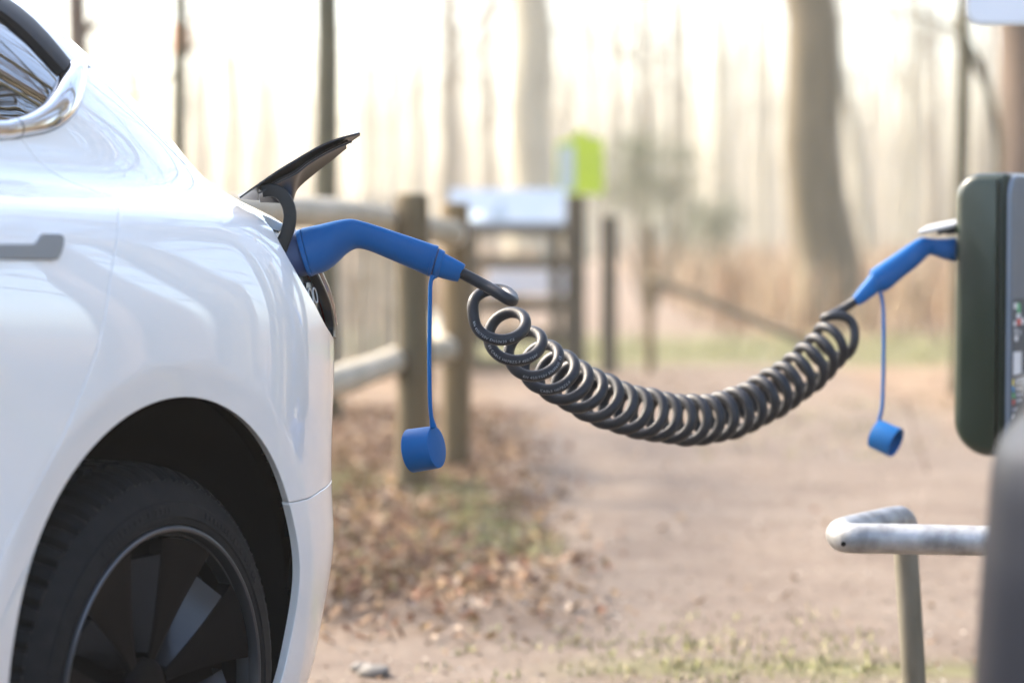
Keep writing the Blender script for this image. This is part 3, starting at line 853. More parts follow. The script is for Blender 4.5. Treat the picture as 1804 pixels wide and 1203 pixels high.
def panel(name, poly, mt, parent, step=.012, gap=.0022, flange=.014, off=0.0, both=True, edge=.0016, lab=None):
    """a pressed body panel lying on the car's surface, with turned-in edges that leave a real shut line"""
    P = np.asarray(poly, float)
    ar = .5 * np.sum(P[:, 0] * np.roll(P[:, 1], -1) - np.roll(P[:, 0], -1) * P[:, 1])
    if ar < 0: P = P[::-1]
    P = resample(P, step)
    d = np.roll(P, -1, 0) - np.roll(P, 1, 0)
    nin = np.stack([-d[:, 1], d[:, 0]], -1); nin /= np.linalg.norm(nin, axis=1)[:, None] + 1e-12
    B = P + nin * gap
    lo, hi = B.min(0), B.max(0)
    gx, gy = np.meshgrid(np.arange(lo[0] + step * .5, hi[0], step), np.arange(lo[1] + step * .5, hi[1], step), indexing='ij')
    gx = gx + (np.arange(gx.shape[1]) % 2 * step * .5)[None]
    G = np.stack([gx.ravel(), gy.ravel()], -1)
    G = G[inside(B, G)]
    keep = np.ones(len(G), bool)
    for k in range(0, len(G), 2000):
        dd = ((G[k:k + 2000, None] - B[None]) ** 2).sum(-1).min(1)
        keep[k:k + 2000] = dd > (.55 * step) ** 2
    G = G[keep]
    nb = len(B)
    pts = np.vstack([B, G])
    res = delaunay_2d_cdt([Vector(p) for p in pts], [(i, (i + 1) % nb) for i in range(nb)], [], 1, 1e-7)
    vv = np.array([tuple(v) for v in res[0]]); ff = [tuple(f) for f in res[2]]
    V, Nn = body_pt(vv[:, 0], vv[:, 1], off)
    F = list(ff)
    # edge: rounded, then turned inwards
    A, nA = body_pt(B[:, 0], B[:, 1], off)
    O2, _ = body_pt(B[:, 0] - nin[:, 0] * 1e-3, B[:, 1] - nin[:, 1] * 1e-3, off)
    m = O2 - A; m -= nA * (m * nA).sum(1)[:, None]; m /= np.linalg.norm(m, axis=1)[:, None] + 1e-12
    k0 = len(V)
    rings = [(A, nA), (A + m * edge * .7 - nA * edge * .3, nA * .7 + m * .7), (A + m * edge - nA * edge, m), (A + m * edge - nA * flange, m)]
    V = np.vstack([V] + [r[0] for r in rings]); Nn = np.vstack([Nn] + [r[1] for r in rings])
    for q in range(3):
        for i in range(nb):
            j = (i + 1) % nb
            F.append((k0 + q * nb + j, k0 + q * nb + i, k0 + (q + 1) * nb + i, k0 + (q + 1) * nb + j))
    o = mesh_obj(name, V, F, mt, parent, normals=Nn)
    if lab: o['label'] = lab
    if both:
        mesh_obj(name, V * np.array([1, -1, 1]), [f[::-1] for f in F], mt, parent, normals=Nn * np.array([1, -1, 1]))
    return o

def strip(name, A, B, mt, parent, n=60, m=9, bulge=.004, base=.001, both=True, lab=None):
    """a moulding between two curves of the body side, domed by bulge"""
    def rs(P):
        P = catmull(P, 10); s = np.concatenate([[0], np.cumsum(np.linalg.norm(np.diff(P, axis=0), axis=1))]); t = np.linspace(0, s[-1], n)
        return np.stack([np.interp(t, s, P[:, 0]), np.interp(t, s, P[:, 1])], -1)
    A, B = rs(A), rs(B)
    k = np.linspace(0, 1, m)
    Q = A[:, None] * (1 - k[None, :, None]) + B[:, None] * k[None, :, None]
    of = base + bulge * np.sin(np.pi * k) ** .6
    of = np.concatenate([[base - .012], of, [base - .012]]); Q = np.concatenate([Q[:, :1], Q, Q[:, -1:]], 1)
    V, _ = body_pt(Q[..., 0], Q[..., 1], np.broadcast_to(of[None], Q.shape[:2]))
    m2 = m + 2
    F = [(i * m2 + j, (i + 1) * m2 + j, (i + 1) * m2 + j + 1, i * m2 + j + 1) for i in range(n - 1) for j in range(m2 - 1)]
    F += [tuple(range(m2 - 1, -1, -1)), tuple(range((n - 1) * m2, n * m2))]
    V = V.reshape(-1, 3)
    nrm = np.cross(V[m2 + 3] - V[3], V[4] - V[3]); 
    if nrm @ body_pt(Q[0, 3, 0], Q[0, 3, 1])[1] < 0: F = [f[::-1] for f in F]
    o = mesh_obj(name, V, F, mt, parent); o.data.set_sharp_from_angle(angle=math.radians(50))
    if lab: o['label'] = lab
    if both:
        o2 = mesh_obj(name, V * np.array([1, -1, 1]), [f[::-1] for f in F], mt, parent); o2.data.set_sharp_from_angle(angle=math.radians(50))
    return o

PHI = math.radians(27.0); HUB = np.array([-.497, 3.44]); HUBZ = .328; TW = .865
bvec = np.array([math.sin(PHI), math.cos(PHI)]); nvec = np.array([math.cos(PHI), -math.sin(PHI)])
car = empty('white_car', (*(HUB - TW * nvec), 0), math.pi / 2 - PHI)
tag(car, 'glossy white electric car with raised charge flap, plugged in', 'car')
CAR_M = Matrix.Translation(car.location) @ Matrix.Rotation(math.pi / 2 - PHI, 4, 'Z')
CAR_I = np.array(CAR_M.inverted())
def tocar(p): return (CAR_I @ np.array([*p, 1.0]))[:3]

def arch(a0, a1, n=60, c=AC, r=AR):
    a = np.radians(np.linspace(a0, a1, n)); s = c[0] + r * np.sin(a); z = c[1] + r * np.cos(a)
    return np.stack([LS(s), WZ(z)], -1)
seam = [(-.1754, 1.0264), (-.1501, .9914), (-.1147, .9616), (-.0790, .9393), (-.0800, .9100), (-.0900, .8850), (-.1123, .8600), (-.1487, .8060), (-.1777, .7477), (-.1960, .7033), (-.2144, .6663), (-.2460, .6178), (-.2772, .5709), (-.3198, .5183), (-.3816, .4508), (-.435, .38), (-.465, .30), (-.47, .20), (-.455, .05)]
seam = catmull(seam[:4], 6).tolist()[:-1] + catmull(seam[3:], 6).tolist()
cut = [(.3134, .4190), (.3638, .4204), (.4219, .4256), (.4899, .4279), (.56, .4285), (.64, .4285)]
lampedge = catmull([(.64, .6560), (.5600, .6600), (.5011, .6715), (.4337, .6993), (.3717, .7575), (.3450, .8000), (.3331, .8271), (.3300, .8500), (.3316, .8617)], 4).tolist()
gapl = catmull([(.3253, .8700), (.3400, .8860), (.3560, .9050), (.3746, .9443), (.3700, .9724), (.3104, .9995), (.2125, 1.0476), (.1788, 1.0676), (.1368, 1.0988), (.0971, 1.1510)], 4).tolist()
trim_out = [(.0792, 1.1525), (.0530, 1.1340), (.0280, 1.1149), (-.0146, 1.0810), (-.0574, 1.0562), (-.1098, 1.0379), (-.1763, 1.0272)]
trim_in = [(.0150, 1.1519), (-.0120, 1.1360), (-.0381, 1.1196), (-.0654, 1.0999), (-.0999, 1.0791), (-.1467, 1.0618), (-.1800, 1.0540)]
lo = np.degrees(np.arccos((.19 - AC[1]) / AR))
hi = np.degrees(np.arccos((.577 - AC[1]) / AR))
quarter = seam[::-1] + [] 
qp = [(-.455, .02)] + arch(-lo, hi).tolist() + cut + [(.64, .50), (.64, .58)] + lampedge + gapl + catmull(trim_out, 4).tolist()[1:] + seam[1:]
panel('quarter_panel', qp, M['paint'], car, step=.0105, flange=.012)
panel('rear_door', seam + [(-.455, .02), (-.99, .02), (-.99, 1.016), (-.5, 1.016), (-.2232, 1.022)], M['paint'], car, step=.012)
panel('front_door', [(-.99, .02), (-.99, 1.016), (-1.5, 1.018), (-1.98, 1.03), (-2.02, .7), (-2.0, .3), (-1.9, .02)], M['paint'], car, step=.03)
ac2 = (-2.885, .402)
fr = [(-1.9, .02), (-2.0, .3), (-2.02, .7), (-1.98, 1.03)] + [(float(L_front(w)), w) for w in np.linspace(1.03, .02, 30)] + [(ac2[0] - .31, .02)] + arch(-lo, lo, 50, ac2).tolist() + [(ac2[0] + .33, .02)]
panel('front_wing', fr, M['paint'], car, step=.035)
bump = [(float(L_rear(w)), w) for w in np.linspace(.428, .0, 14)] + [(.30, .0)] + arch(lo, hi, 30).tolist() + cut + [(.9, .4285)]
panel('rear_bumper', bump, M['paint'], car, step=.012)
panel('trunk_panel', [(.64, .436), (1.0, .436)] + [(float(L_rear(w)), w) for w in np.linspace(.436, .86, 14)] + [(.95, .86), (.95, .66), (.64, .656)], M['paint'], car, step=.02)
hatch = gapl[2:] + [(.0836, 1.1579), (.0665, 1.2132), (.0051, 1.2641), (-.06, 1.29), (-.16, 1.36), (-.25, WMAX)] + [(float(L_rear(w)), w) for w in np.linspace(WMAX, .87, 26)] + [(.9, .87), (.6, .87), (.42, .875), (.36, .893)]
panel('tailgate', hatch, M['paint'], car, step=.016)
panel('roof', [(-.062, 1.292), (-.162, 1.36), (-.256, WMAX - .002), (-1.30, WMAX - .002), (-1.38, 1.36), (-.9, 1.364), (-.4, 1.349), (-.12, 1.314)], M['paint'], car, step=.04)
panel('windscreen', [(-1.42, 1.36), (-1.34, WMAX)] + [(float(L_front(w)), w) for w in np.linspace(WMAX, 1.05, 24)] + [(-2.05, 1.05), (-1.9, 1.15)], M['glass'], car, step=.05, both=True)
top_in = [(.0185, 1.1552), (-.0394, 1.2578), (-.15, 1.292), (-.4, 1.318), (-.9, 1.330), (-1.5, 1.30), (-1.95, 1.14)]
top_out = [(.0820, 1.1560), (.0051, 1.2610), (-.12, 1.310), (-.4, 1.345), (-.9, 1.360), (-1.55, 1.33), (-2.03, 1.15)]
strip('roof_rail', top_in, top_out, M['paint'], car, n=90, m=7, bulge=.002)
gl_top = [(-.0324, 1.1274), (-.1111, 1.2279), (-.25, 1.268), (-.45, 1.292), (-.9, 1.303), (-1.4, 1.275), (-1.85, 1.12)]
strip('window_seal', [(-.020, 1.1330)] + gl_top[1:], [(.0160, 1.1540)] + top_in[1:], M['rubber'], car, n=80, m=7, bulge=.005, base=.002)
panel('side_glass', trim_in[2:6] + [(-.2131, 1.0490), (-.5, 1.043), (-1.0, 1.043), (-1.93, 1.05)] + gl_top[::-1], M['glass'], car, step=.03, off=-.006, gap=-.004, flange=.004)
strip('chrome_corner', trim_in, trim_out, M['chrome'], car, n=60, m=13, bulge=.010, base=.001)
strip('chrome_strip', [(-.1830, 1.0535), (-.2131, 1.0490), (-.5, 1.043), (-1.0, 1.043), (-1.93, 1.05)], [(-.1790, 1.0268), (-.2232, 1.0220), (-.5, 1.016), (-1.0, 1.016), (-1.93, 1.03)], M['chrome'], car, n=60, m=13, bulge=.010, base=.001)

# door handle: flat bar with an upturned thumb end
hp = np.array([(-.3849, .8191), (-.3222, .8187), (-.3145, .8205), (-.3080, .8250), (-.3000, .8318), (-.2950, .8330), (-.2590, .8332), (-.2556, .8300), (-.2600, .8210), (-.2680, .8100), (-.2770, .8030), (-.2880, .8012), (-.3894, .8030), (-.46, .8032), (-.463, .8080), (-.463, .8150), (-.46, .8188)])
panel('door_handle', hp, M['handle'], car, step=.006, gap=0, flange=.012, off=.005, edge=.0022)
panel('handle_recess', [(-.466, .7990), (-.285, .7975), (-.268, .8020), (-.252, .8290), (-.253, .8360), (-.298, .8365), (-.310, .8270), (-.466, .8225)], M['paint'], car, step=.008, gap=0, flange=.006, off=.0012, edge=.0012)

# charge port and tail lamp
bez = lampedge[8:] + [(.42, .875), (.470, .868), (.462, .80), (.478, .7575), (.515, .712), (.53, .685), (.50, .6760)]
panel('port_bezel', bez, M['bezel'], car, step=.01, gap=-.012, flange=.02, off=-.016, edge=.002)
panel('tail_lamp', [(.485, .868), (.477, .80), (.492, .7575), (.528, .712), (.545, .685), (.545, .664), (.945, .664), (.945, .855), (.7, .868)], M['lamp'], car, step=.012, gap=.002, flange=.03, off=.002)
strip('lamp_surround', [(.462, .866), (.4560, .80), (.470, .7575), (.507, .712), (.520, .685), (.512, .668)], [(.484, .866), (.476, .80), (.491, .7575), (.527, .712), (.544, .685), (.548, .662)], M['gloss_black'], car, n=40, m=7, bulge=.003, base=.001)
strip('lamp_bead', [(.5030, .866), (.4950, .80), (.510, .7575), (.544, .712), (.560, .685)], [(.5130, .866), (.5050, .80), (.520, .7575), (.554, .712), (.570, .685)], M['lamp_edge'], car, n=40, m=7, bulge=.003, base=.004)
def on_body(L, w, off):
    p, n = body_pt(np.array(L), np.array(w), off); return p, n
# two round contacts of the lower socket
p0, n0 = on_body(.425, .7470, -.0135)
ex = unit(np.cross([0, 0, 1.0], n0)); ez = np.cross(n0, ex)
sock = MB().add(*slab(rounded_rect(.062, .046, .02) - np.array([.031, .023]), p0, ex, ez, n0, .004, .0015)).build('lower_socket', M['gloss_black'], car, angle=30)
for sx in (-.0145, .0145):
    c = p0 + ex * sx + n0 * .005
    a = np.linspace(0, 2 * np.pi, 33)
    ring = c + .0118 * (np.cos(a)[:, None] * ex + np.sin(a)[:, None] * ez)
    MB().add(*tube(ring, .0018, 8, cap=False)).build('contact_ring', M['silver'], sock, smooth=True)
    MB().add(*slab(np.stack([.0105 * np.cos(a[:-1]), .0105 * np.sin(a[:-1])], -1), c - n0 * .0008, ex, ez, n0, .001)).build('contact_hole_disc', M['liner'], sock)  # shade inside the contact drawn as a flat black disc
# small white line drawing of the plug types beside the socket
p1, n1 = on_body(.372, .8050, -.0155)
ex = unit(np.cross([0, 0, 1.0], n1)); ez = np.cross(n1, ex)
mk = MB()
for (cx, cz, rx, rz) in ((0, .012, .007, .006), (.004, -.001, .010, .007), (.002, -.014, .008, .005)):
    a = np.linspace(0, 2 * np.pi, 25)
    mk.add(*tube(p1 + n1 * .0008 + np.cos(a)[:, None] * ex * rx + ex * cx + (np.sin(a) * rz + cz)[:, None] * ez, .0008, 5, cap=False))
for (cx, cz) in ((-.003, .012), (.003, .012), (0, -.001), (.008, -.001), (-.001, -.014), (.005, -.014)):
    a = np.linspace(0, 2 * np.pi, 11)
    mk.add(*tube(p1 + n1 * .0008 + np.cos(a)[:, None] * ex * .0014 + ex * cx + (np.sin(a) * .0014 + cz)[:, None] * ez, .0005, 4, cap=False))
mk.build('socket_symbol', M['white'], car, smooth=True)

# raised flap: a bowed wing, its inner skin and the curved arm that carries it
ut = [(423, 350), (447, 333), (470, 317), (495, 300), (520, 285), (545, 270), (570, 257), (592, 248), (612, 242), (635, 236.5)]
ul = [(423, 351), (446, 353), (470, 354), (493, 355.5), (511, 357), (521, 331), (548, 306), (580, 281), (608, 258), (635, 239)]
A = catmull([tocar(at(u, v, 3.70 + .006 * i)) for i, (u, v) in enumerate(ut)], 5)
B = catmull([tocar(at(u, v, 3.78 + .006 * i)) for i, (u, v) in enumerate(ul)], 5)
def wing(A, B, th, mid, m=9, shift=0.0):
    k = np.linspace(0, 1, m)[None, :, None]
    nr = np.cross(np.gradient(A, axis=0), B - A + 1e-9); nr /= np.linalg.norm(nr, axis=1)[:, None] + 1e-9
    nr = nr.mean(0); nr = unit(nr)
    Q = A[:, None] * (1 - k) + B[:, None] * k + nr * (mid * np.sin(np.pi * k))
    n = len(A)
    V = np.concatenate([(Q + nr * shift).reshape(-1, 3), (Q + nr * (shift + th)).reshape(-1, 3)])
    F = []
    for i in range(n - 1):
        for j in range(m - 1):
            a = i * m + j; F.append((a, a + 1, a + m + 1, a + m)); F.append(tuple(x + n * m for x in (a, a + m, a + m + 1, a + 1)))
    N_ = n * m
    for i in range(n - 1):
        F.append((i * m, (i + 1) * m, (i + 1) * m + N_, i * m + N_)); F.append((i * m + m - 1, i * m + m - 1 + N_, (i + 1) * m + m - 1 + N_, (i + 1) * m + m - 1))
    F.append(tuple(list(range(m)) + [N_ + j for j in range(m - 1, -1, -1)])); F.append(tuple([(n - 1) * m + j for j in range(m - 1, -1, -1)] + [N_ + (n - 1) * m + j for j in range(m)]))
    return V, F, nr
V, F, nr = wing(A, B, .003, .004)
camc = tocar((0, 0, 1.0)); sgn = 1 if nr @ (camc - A.mean(0)) > 0 else -1
flap = mesh_obj('charge_flap', V, F, M['gloss_black'], car); flap.data.set_sharp_from_angle(angle=math.radians(35)); flap['label'] = 'raised glossy black charge flap'
A2 = A + (B - A) * .20; B2 = A + (B - A) * .97
V, F, _ = wing(A2[7:41], B2[7:41], .004, .004, shift=(.004 if sgn > 0 else -.005))
li = mesh_obj('flap_liner', V, F, M['gloss_black'], flap); li.data.set_sharp_from_angle(angle=math.radians(35))
V, F = tube(A2[6:42] + nr * sgn * .007, .0016, 6); MB().add(V, F).build('flap_rib', M['bezel'], flap, smooth=True)
ac_px = catmull([(462, 337), (480, 335), (496, 343), (507, 360), (511, 380), (508, 402), (500, 424), (494, 440)], 6)
C = np.array([tocar(at(u, v, 3.735)) for u, v in ac_px])
T, _, _ = frames(C)
vd = unit(tocar(at(500, 380, 3.735)) - camc)
secs = [(c, unit(np.cross(t, vd)) * .0102, vd * .011) for c, t in zip(C, T)]
V, F = loft(secs, seg=24, sub=1, ex=7)
o = mesh_obj('flap_arm', V, F, M['arm'], car); o.data.set_sharp_from_angle(angle=math.radians(35))

# black shell added to block light behind the shut lines; wheel wells and floor
def shell():
    nL, nW = 300, 120
    w = np.linspace(.004, WMAX, nW); k = np.linspace(0, 1, nL)
    Lf, Lr = L_front(w), L_rear(w)
    Lg = Lf[None] + (Lr - Lf)[None] * k[:, None]
    Wg = np.broadcast_to(w[None], Lg.shape)
    V, _ = body_pt(Lg, Wg, -.021)
    s, t, z = surf(Lg, Wg)
    bad = (np.hypot(s - AC[0], z - AC[1]) < AR - .002) | (np.hypot(s - ac2[0], z - ac2[1]) < AR - .002)
    F = []
    for i in range(nL - 1):
        for j in range(nW - 1):
            if bad[i, j] or bad[i + 1, j] or bad[i, j + 1] or bad[i + 1, j + 1]: continue
            F.append((i * nW + j, (i + 1) * nW + j, (i + 1) * nW + j + 1, i * nW + j + 1))
    V = V.reshape(-1, 3); n = len(V)
    V2 = np.vstack([V, V * np.array([1, -1, 1])])
    F2 = F + [tuple(x + n for x in f[::-1]) for f in F]
    tl = [i * nW + nW - 1 for i in range(nL)]
    for a, b in zip(tl[:-1], tl[1:]): F2.append((a, b, b + n, a + n))
    mesh_obj('light_block_shell', V2, F2, M['liner'], car)
    a = np.linspace(.5, 0, nL)
    top, nt_ = body_pt(Lg[:, -1], Wg[:, -1], 0.0)
    R = []
    m = 13
    for j in range(m):
        y = -1 + 2 * j / (m - 1)
        R.append(np.column_stack([top[:, 0], top[:, 1] * -y, top[:, 2] + .012 * (1 - y * y)]))
    R = np.stack(R, 1)
    F = [(i * m + j, (i + 1) * m + j, (i + 1) * m + j + 1, i * m + j + 1) for i in range(nL - 1) for j in range(m - 1)]
    mesh_obj('glass_roof', R.reshape(-1, 3), F, M['glass'], car)
shell()
for cx in (AC[0], ac2[0]):
    for sd in (-1, 1):
        a = np.radians(np.linspace(-128, 128, 60)); V = []; F = []
        for y, r in ((.845, AR + .012), (.80, AR + .02), (.50, AR + .02), (.50, .02)):
            for q in a: V.append((cx + r * math.sin(q), sd * y, AC[1] + r * math.cos(q)))
        for k in range(3):
            for i in range(59):
                F.append((k * 60 + i, k * 60 + i + 1, (k + 1) * 60 + i + 1, (k + 1) * 60 + i))
        mesh_obj('wheel_well', V, F, M['liner'], car)
MB().add(*bevel_box((-1.45, 0, .20), (2.0, 0, 0), (0, .60, 0), (0, 0, .035), .01)).build('floor_pan', M['black_plastic'], car)
MB().add(*bevel_box((-1.45, -.78, .185), (1.02, 0, 0), (0, .09, 0), (0, 0, .03), .02)).build('sill', M['black_plastic'], car)
MB().add(*bevel_box((-1.45, .78, .185), (1.02, 0, 0), (0, .09, 0), (0, 0, .03), .02)).build('sill', M['black_plastic'], car)

# wheels
def wheel_meshes():
    """meshes of one wheel, axle along y, outer face towards -y, angle 0 up"""
    R = .334; out = []
    seg = 64 * 4
    prof = [(.2405, .020), (.2430, .004), (.2480, -.002), (.2560, -.002), (.2575, -.0045), (.2780, -.0005), (.2800, .003), (.2960, .010), (.3080, .019), (.3110, .0190), (.3190, .029), (.3250, .039), (.3290, .050), (.3312, .062), (.3325, .078), (.3260, .080), (.3260, .089), (.3335, .091), (.3340, .120), (.3270, .122), (.3270, .132), (.3340, .134), (.3335, .175), (.3260, .177), (.3260, .186), (.3325, .188), (.3280, .215), (.315, .238), (.280, .245), (.2405, .225)]
    V, F = revolve(prof, seg)
    m = len(prof)
    for i in range(seg):
        g = i % 4 == 3
        for k in range(m):
            if g and (9 <= k <= 14 or 17 <= k <= 18 or 21 <= k <= 22):
                V[i * m + k][[0, 2]] *= (prof[k][0] - (.0095 if k > 9 else .006)) / prof[k][0]
    F = [f[::-1] for f in F]
    out.append(('tyre', V, F, M['tyre'], 30))
    # worn raised markings on the sidewall
    mk_ = MB(); r3 = np.random.default_rng(3)
    for c0, n0 in ((-.62, 14), (.35, 16), (1.9, 12), (3.6, 15)):
        a = c0
        for _ in range(n0):
            w_ = r3.uniform(.004, .009); a += (w_ + .004) / .268
            if r3.random() < .15: a += .03
            c = np.array([.268 * math.sin(a), -.0034, .268 * math.cos(a)]); er = np.array([math.sin(a), .17, math.cos(a)]); et = np.array([math.cos(a), 0, -math.sin(a)])
            mk_.add(*bevel_box(c, unit(er) * r3.uniform(.0035, .0052), et * w_ / 2, unit(np.cross(unit(er), et)) * .0009, .0003))
    out.append(('sidewall_marking', mk_.v, mk_.f, M['tyre_side'], 30))
    V, F = revolve([(.2395, .03), (.2440, .012), (.2455, .001), (.2440, -.004), (.2410, -.0055), (.2375, -.004), (.2355, .002), (.2345, .012), (.2320, .014), (.2300, .010), (.2290, .016), (.2280, .05)], 120)
    out.append(('rim', V, [f[::-1] for f in F], M['rim'], 30))
    V, F = revolve([(.2285, .03), (.225, .055), (.10, .075), (.005, .080)], 96)
    out.append(('barrel', V, [f[::-1] for f in F], M['liner'], 30))
    dish = lambda r: .006 + .036 * (1 - r / .228) ** 1.0
    def P(r, a, y): return (r * math.sin(a), y, r * math.cos(a))
    for k in range(7):
        a0 = math.radians(1.5 + k * 360 / 7); wd = math.radians(32)
        rr = np.linspace(.052, .2275, 12); na = 9
        V = []; F = []
        for r in rr:
            q = (r - .052) / (.2275 - .052)
            ca = a0 + wd / 2; hw = wd / 2 * (.62 + .38 * q)
            for j in range(na):
                x = -1 + 2 * j / (na - 1)
                a = ca + hw * x
                V.append(P(r, a, dish(r) + .0015 * (abs(x) > .9)))
        n0 = len(V)
        for (r) in rr:
            q = (r - .052) / (.2275 - .052); ca = a0 + wd / 2; hw = wd / 2 * (.62 + .38 * q)
            V.append(P(r, ca - hw - .004, dish(r) + .022)); V.append(P(r, ca + hw + .002, dish(r) + .030))
        for i in range(11):
            for j in range(na - 1):
                F.append((i * na + j, (i + 1) * na + j, (i + 1) * na + j + 1, i * na + j + 1))
            F.append((n0 + 2 * i, n0 + 2 * i + 2, (i + 1) * na, i * na))
            F.append((i * na + na - 1, (i + 1) * na + na - 1, n0 + 2 * i + 3, n0 + 2 * i + 1))
        out.append(('cover_blade', V, F, M['cover'], 25))
        # sloping flank of the blade, running down into the slot before it
        V = []; F = []
        r2 = np.linspace(.060, .2035, 9)
        for r in r2:
            q = (r - .052) / (.2275 - .052); ca = a0 + wd / 2; hw = wd / 2 * (.62 + .38 * q)
            e = ca - hw - .006
            V.append(P(r, e, dish(r) + .0025)); V.append(P(r, e - math.radians(17) * (.45 + .55 * q), dish(r) + .030))
        n1 = len(V)
        V.append(tuple(np.array(V[-2]) + np.array([0, .02, 0]))); V.append(tuple(np.array(V[-2]) + np.array([0, .02, 0])))
        for i in range(8): F.append((2 * i, 2 * i + 1, 2 * i + 3, 2 * i + 2))
        F.append((n1 - 2, n1 - 1, n1 + 1, n1))
        F = [f[::-1] for f in F]
        out.append(('blade_flank', V, F, M['cover_flank'], 25))
    V, F = revolve([(.0535, .044), (.052, .036), (.048, .033), (.03, .030), (.001, .029)], 48)
    out.append(('hub_cap', V, [f[::-1] for f in F], M['cover'], 30))
    return out
M['cover_flank'] = mat('cover_flank', (.022, .023, .025), .26)
WM = wheel_meshes()
cache = []
def put_wheel(parent, loc, right=False, label=None):
    w = empty('wheel', loc, math.pi if right else 0, parent)
    if label: w['label'] = label
    for i, (nm, V, F, mt, ang) in enumerate(WM):
        if len(cache) <= i:
            o = mesh_obj(nm, V, F, mt, w); o.data.set_sharp_from_angle(angle=math.radians(ang)); cache.append(o.data)
        else:
            o = bpy.data.objects.new(nm, cache[i]); COL.link(o); o.parent = w
        if nm == 'sidewall_marking': o['kind'] = 'stuff'
    return w
put_wheel(car, (0, -TW, HUBZ), label='rear wheel with black bladed cover')
put_wheel(car, (-2.875, -TW, HUBZ))
put_wheel(car, (0, TW, HUBZ), True)
put_wheel(car, (-2.875, TW, HUBZ), True)

# ------------------------------------------------------------------ charging cable: two blue plugs, coiled black lead, two caps on straps
cable = empty('charging_cable', at(640, 430, 3.87)); tag(cable, 'coiled black charging lead with bright blue plugs between car and charger', 'charging cable')
CO = np.array(cable.location)
def rel(p): return np.asarray(p, float) - CO
def plug_secs(rows):
    """rows (top px, bottom px, depth, depth aspect)"""
    S = []
    for (tu, tv), (bu, bv), d, asp in rows:
        t, b = at(tu, tv, d), at(bu, bv, d)
        c = (t + b) / 2; e1 = (t - b) / 2
        ax = unit(np.cross(e1, np.array([0, 1.0, 0])))           # along the handle, in the picture plane
        e2 = np.cross(unit(e1), ax)
        S.append((rel(c), e1, unit(e2) * np.linalg.norm(e1) * asp))
    return S
def skin(name, secs, mt, parent, seg=48, sub=6, ex=2.2, ang=40):
    V, F = loft(secs, seg, sub, True, ex)
    o = mesh_obj(name, V, F, mt, parent); o.data.set_sharp_from_angle(angle=math.radians(ang)); return o

plug = skin('vehicle_plug', plug_secs([((531, 402.5), (552.5, 485.5), 3.790, .86), ((545, 399.5), (559, 483), 3.796, .86), ((564, 395.5), (573, 478.5), 3.805, .84), ((585, 390.5), (587, 469.5), 3.815, .80), ((603, 387), (599, 458.5), 3.825, .76),
    ((620, 386), (612, 446.5), 3.833, .74), ((640, 390.5), (628, 438.5), 3.842, .76), ((665, 398), (650, 442), 3.853, .80), ((700, 409.5), (684, 456), 3.868, .82), ((735, 421), (719, 471), 3.884, .86), ((767, 432), (752, 485.5), 3.90, .88)]), M['blue'], cable)
skin('plug_ring', plug_secs([((521, 407), (544.5, 487), 3.784, .88), ((523, 406), (546.5, 487.5), 3.786, .9), ((529, 403.5), (551, 486.5), 3.789, .88), ((530.5, 404.5), (551.5, 485), 3.790, .84)]), M['blue'], plug, sub=2)
skin('plug_nose', plug_secs([((490, 417), (511, 490), 3.772, .86), ((505, 413), (527, 488), 3.778, .86), ((524, 409), (545, 485), 3.786, .85)]), M['blue_dark'], plug, sub=2)
skin('collar', plug_secs([((764, 435), (751, 483), 3.900, .86), ((772.5, 437.5), (759, 485), 3.904, .86), ((775, 437.5), (761.5, 485.5), 3.905, .86)]), M['blue_dark'], plug, sub=2)
skin('end_ring', plug_secs([((767, 431.5), (752.3, 486.3), 3.8995, .89), ((772.5, 433.3), (757.5, 487.5), 3.902, .89), ((773.2, 434.5), (758.5, 486.5), 3.9025, .87)]), M['blue'], plug, sub=2)
skin('strap_ring', plug_secs([((775, 438.5), (760.8, 487.5), 3.905, .88), ((779, 440), (765, 490), 3.907, .88), ((783.5, 442.5), (769.5, 490.5), 3.909, .88), ((784.5, 444), (771, 489.5), 3.9095, .86)]), M['blue2'], plug, sub=2)
skin('strain_relief', plug_secs([((783, 446), (770, 488), 3.909, .9), ((795, 452.5), (780, 491), 3.915, .9), ((808, 459.5), (794, 494.5), 3.922, .9), ((818.5, 465.5), (805, 496.5), 3.928, .9), ((819.8, 468), (807, 495.5), 3.929, .86)]), M['blue2'], plug, sub=3)
# a hairline parting line and a trigger-less grip seam
V, F = tube(np.array([s[0] + s[2] * -1.0 for s in plug_secs([((700, 409.5), (684, 456), 3.868, .82), ((735, 421), (719, 471), 3.884, .86), ((766, 431.6), (751, 485.3), 3.90, .88)])]), .0006, 5)
MB().add(V, F).build('grip_seam', M['blue_dark'], plug, smooth=True)

plug2 = skin('charger_plug', plug_secs([((1714, 418), (1714, 462), 4.985, .9), ((1690, 418.5), (1690, 461.5), 4.975, .9), ((1676, 419.5), (1675, 460), 4.965, .87), ((1662, 420.5), (1660, 456), 4.955, .84), ((1650, 421), (1646, 450.5), 4.945, .8), ((1636, 419.5), (1637, 450), 4.935, .8), ((1622, 419), (1629, 457), 4.927, .84), ((1600, 431), (1615, 470), 4.913, .86),
    ((1572, 450), (1591, 489), 4.905, .88), ((1545, 468), (1570, 507), 4.898, .9), ((1532, 477.5), (1556, 515), 4.894, .9)]), M['blue'], cable)
skin('strain_relief', plug_secs([((1536, 480), (1553, 509), 4.893, .9), ((1523, 496), (1540, 521), 4.888, .9), ((1506, 517.5), (1518, 536), 4.882, .9), ((1502, 522.5), (1512, 538.5), 4.88, .9)]), M['blue2'], plug2, sub=3)
skin('strap_ring', plug_secs([((1536.5, 478.5), (1556, 511.5), 4.894, .92), ((1531, 484), (1549.5, 516), 4.892, .92)]), M['blue2'], plug2, sub=2)

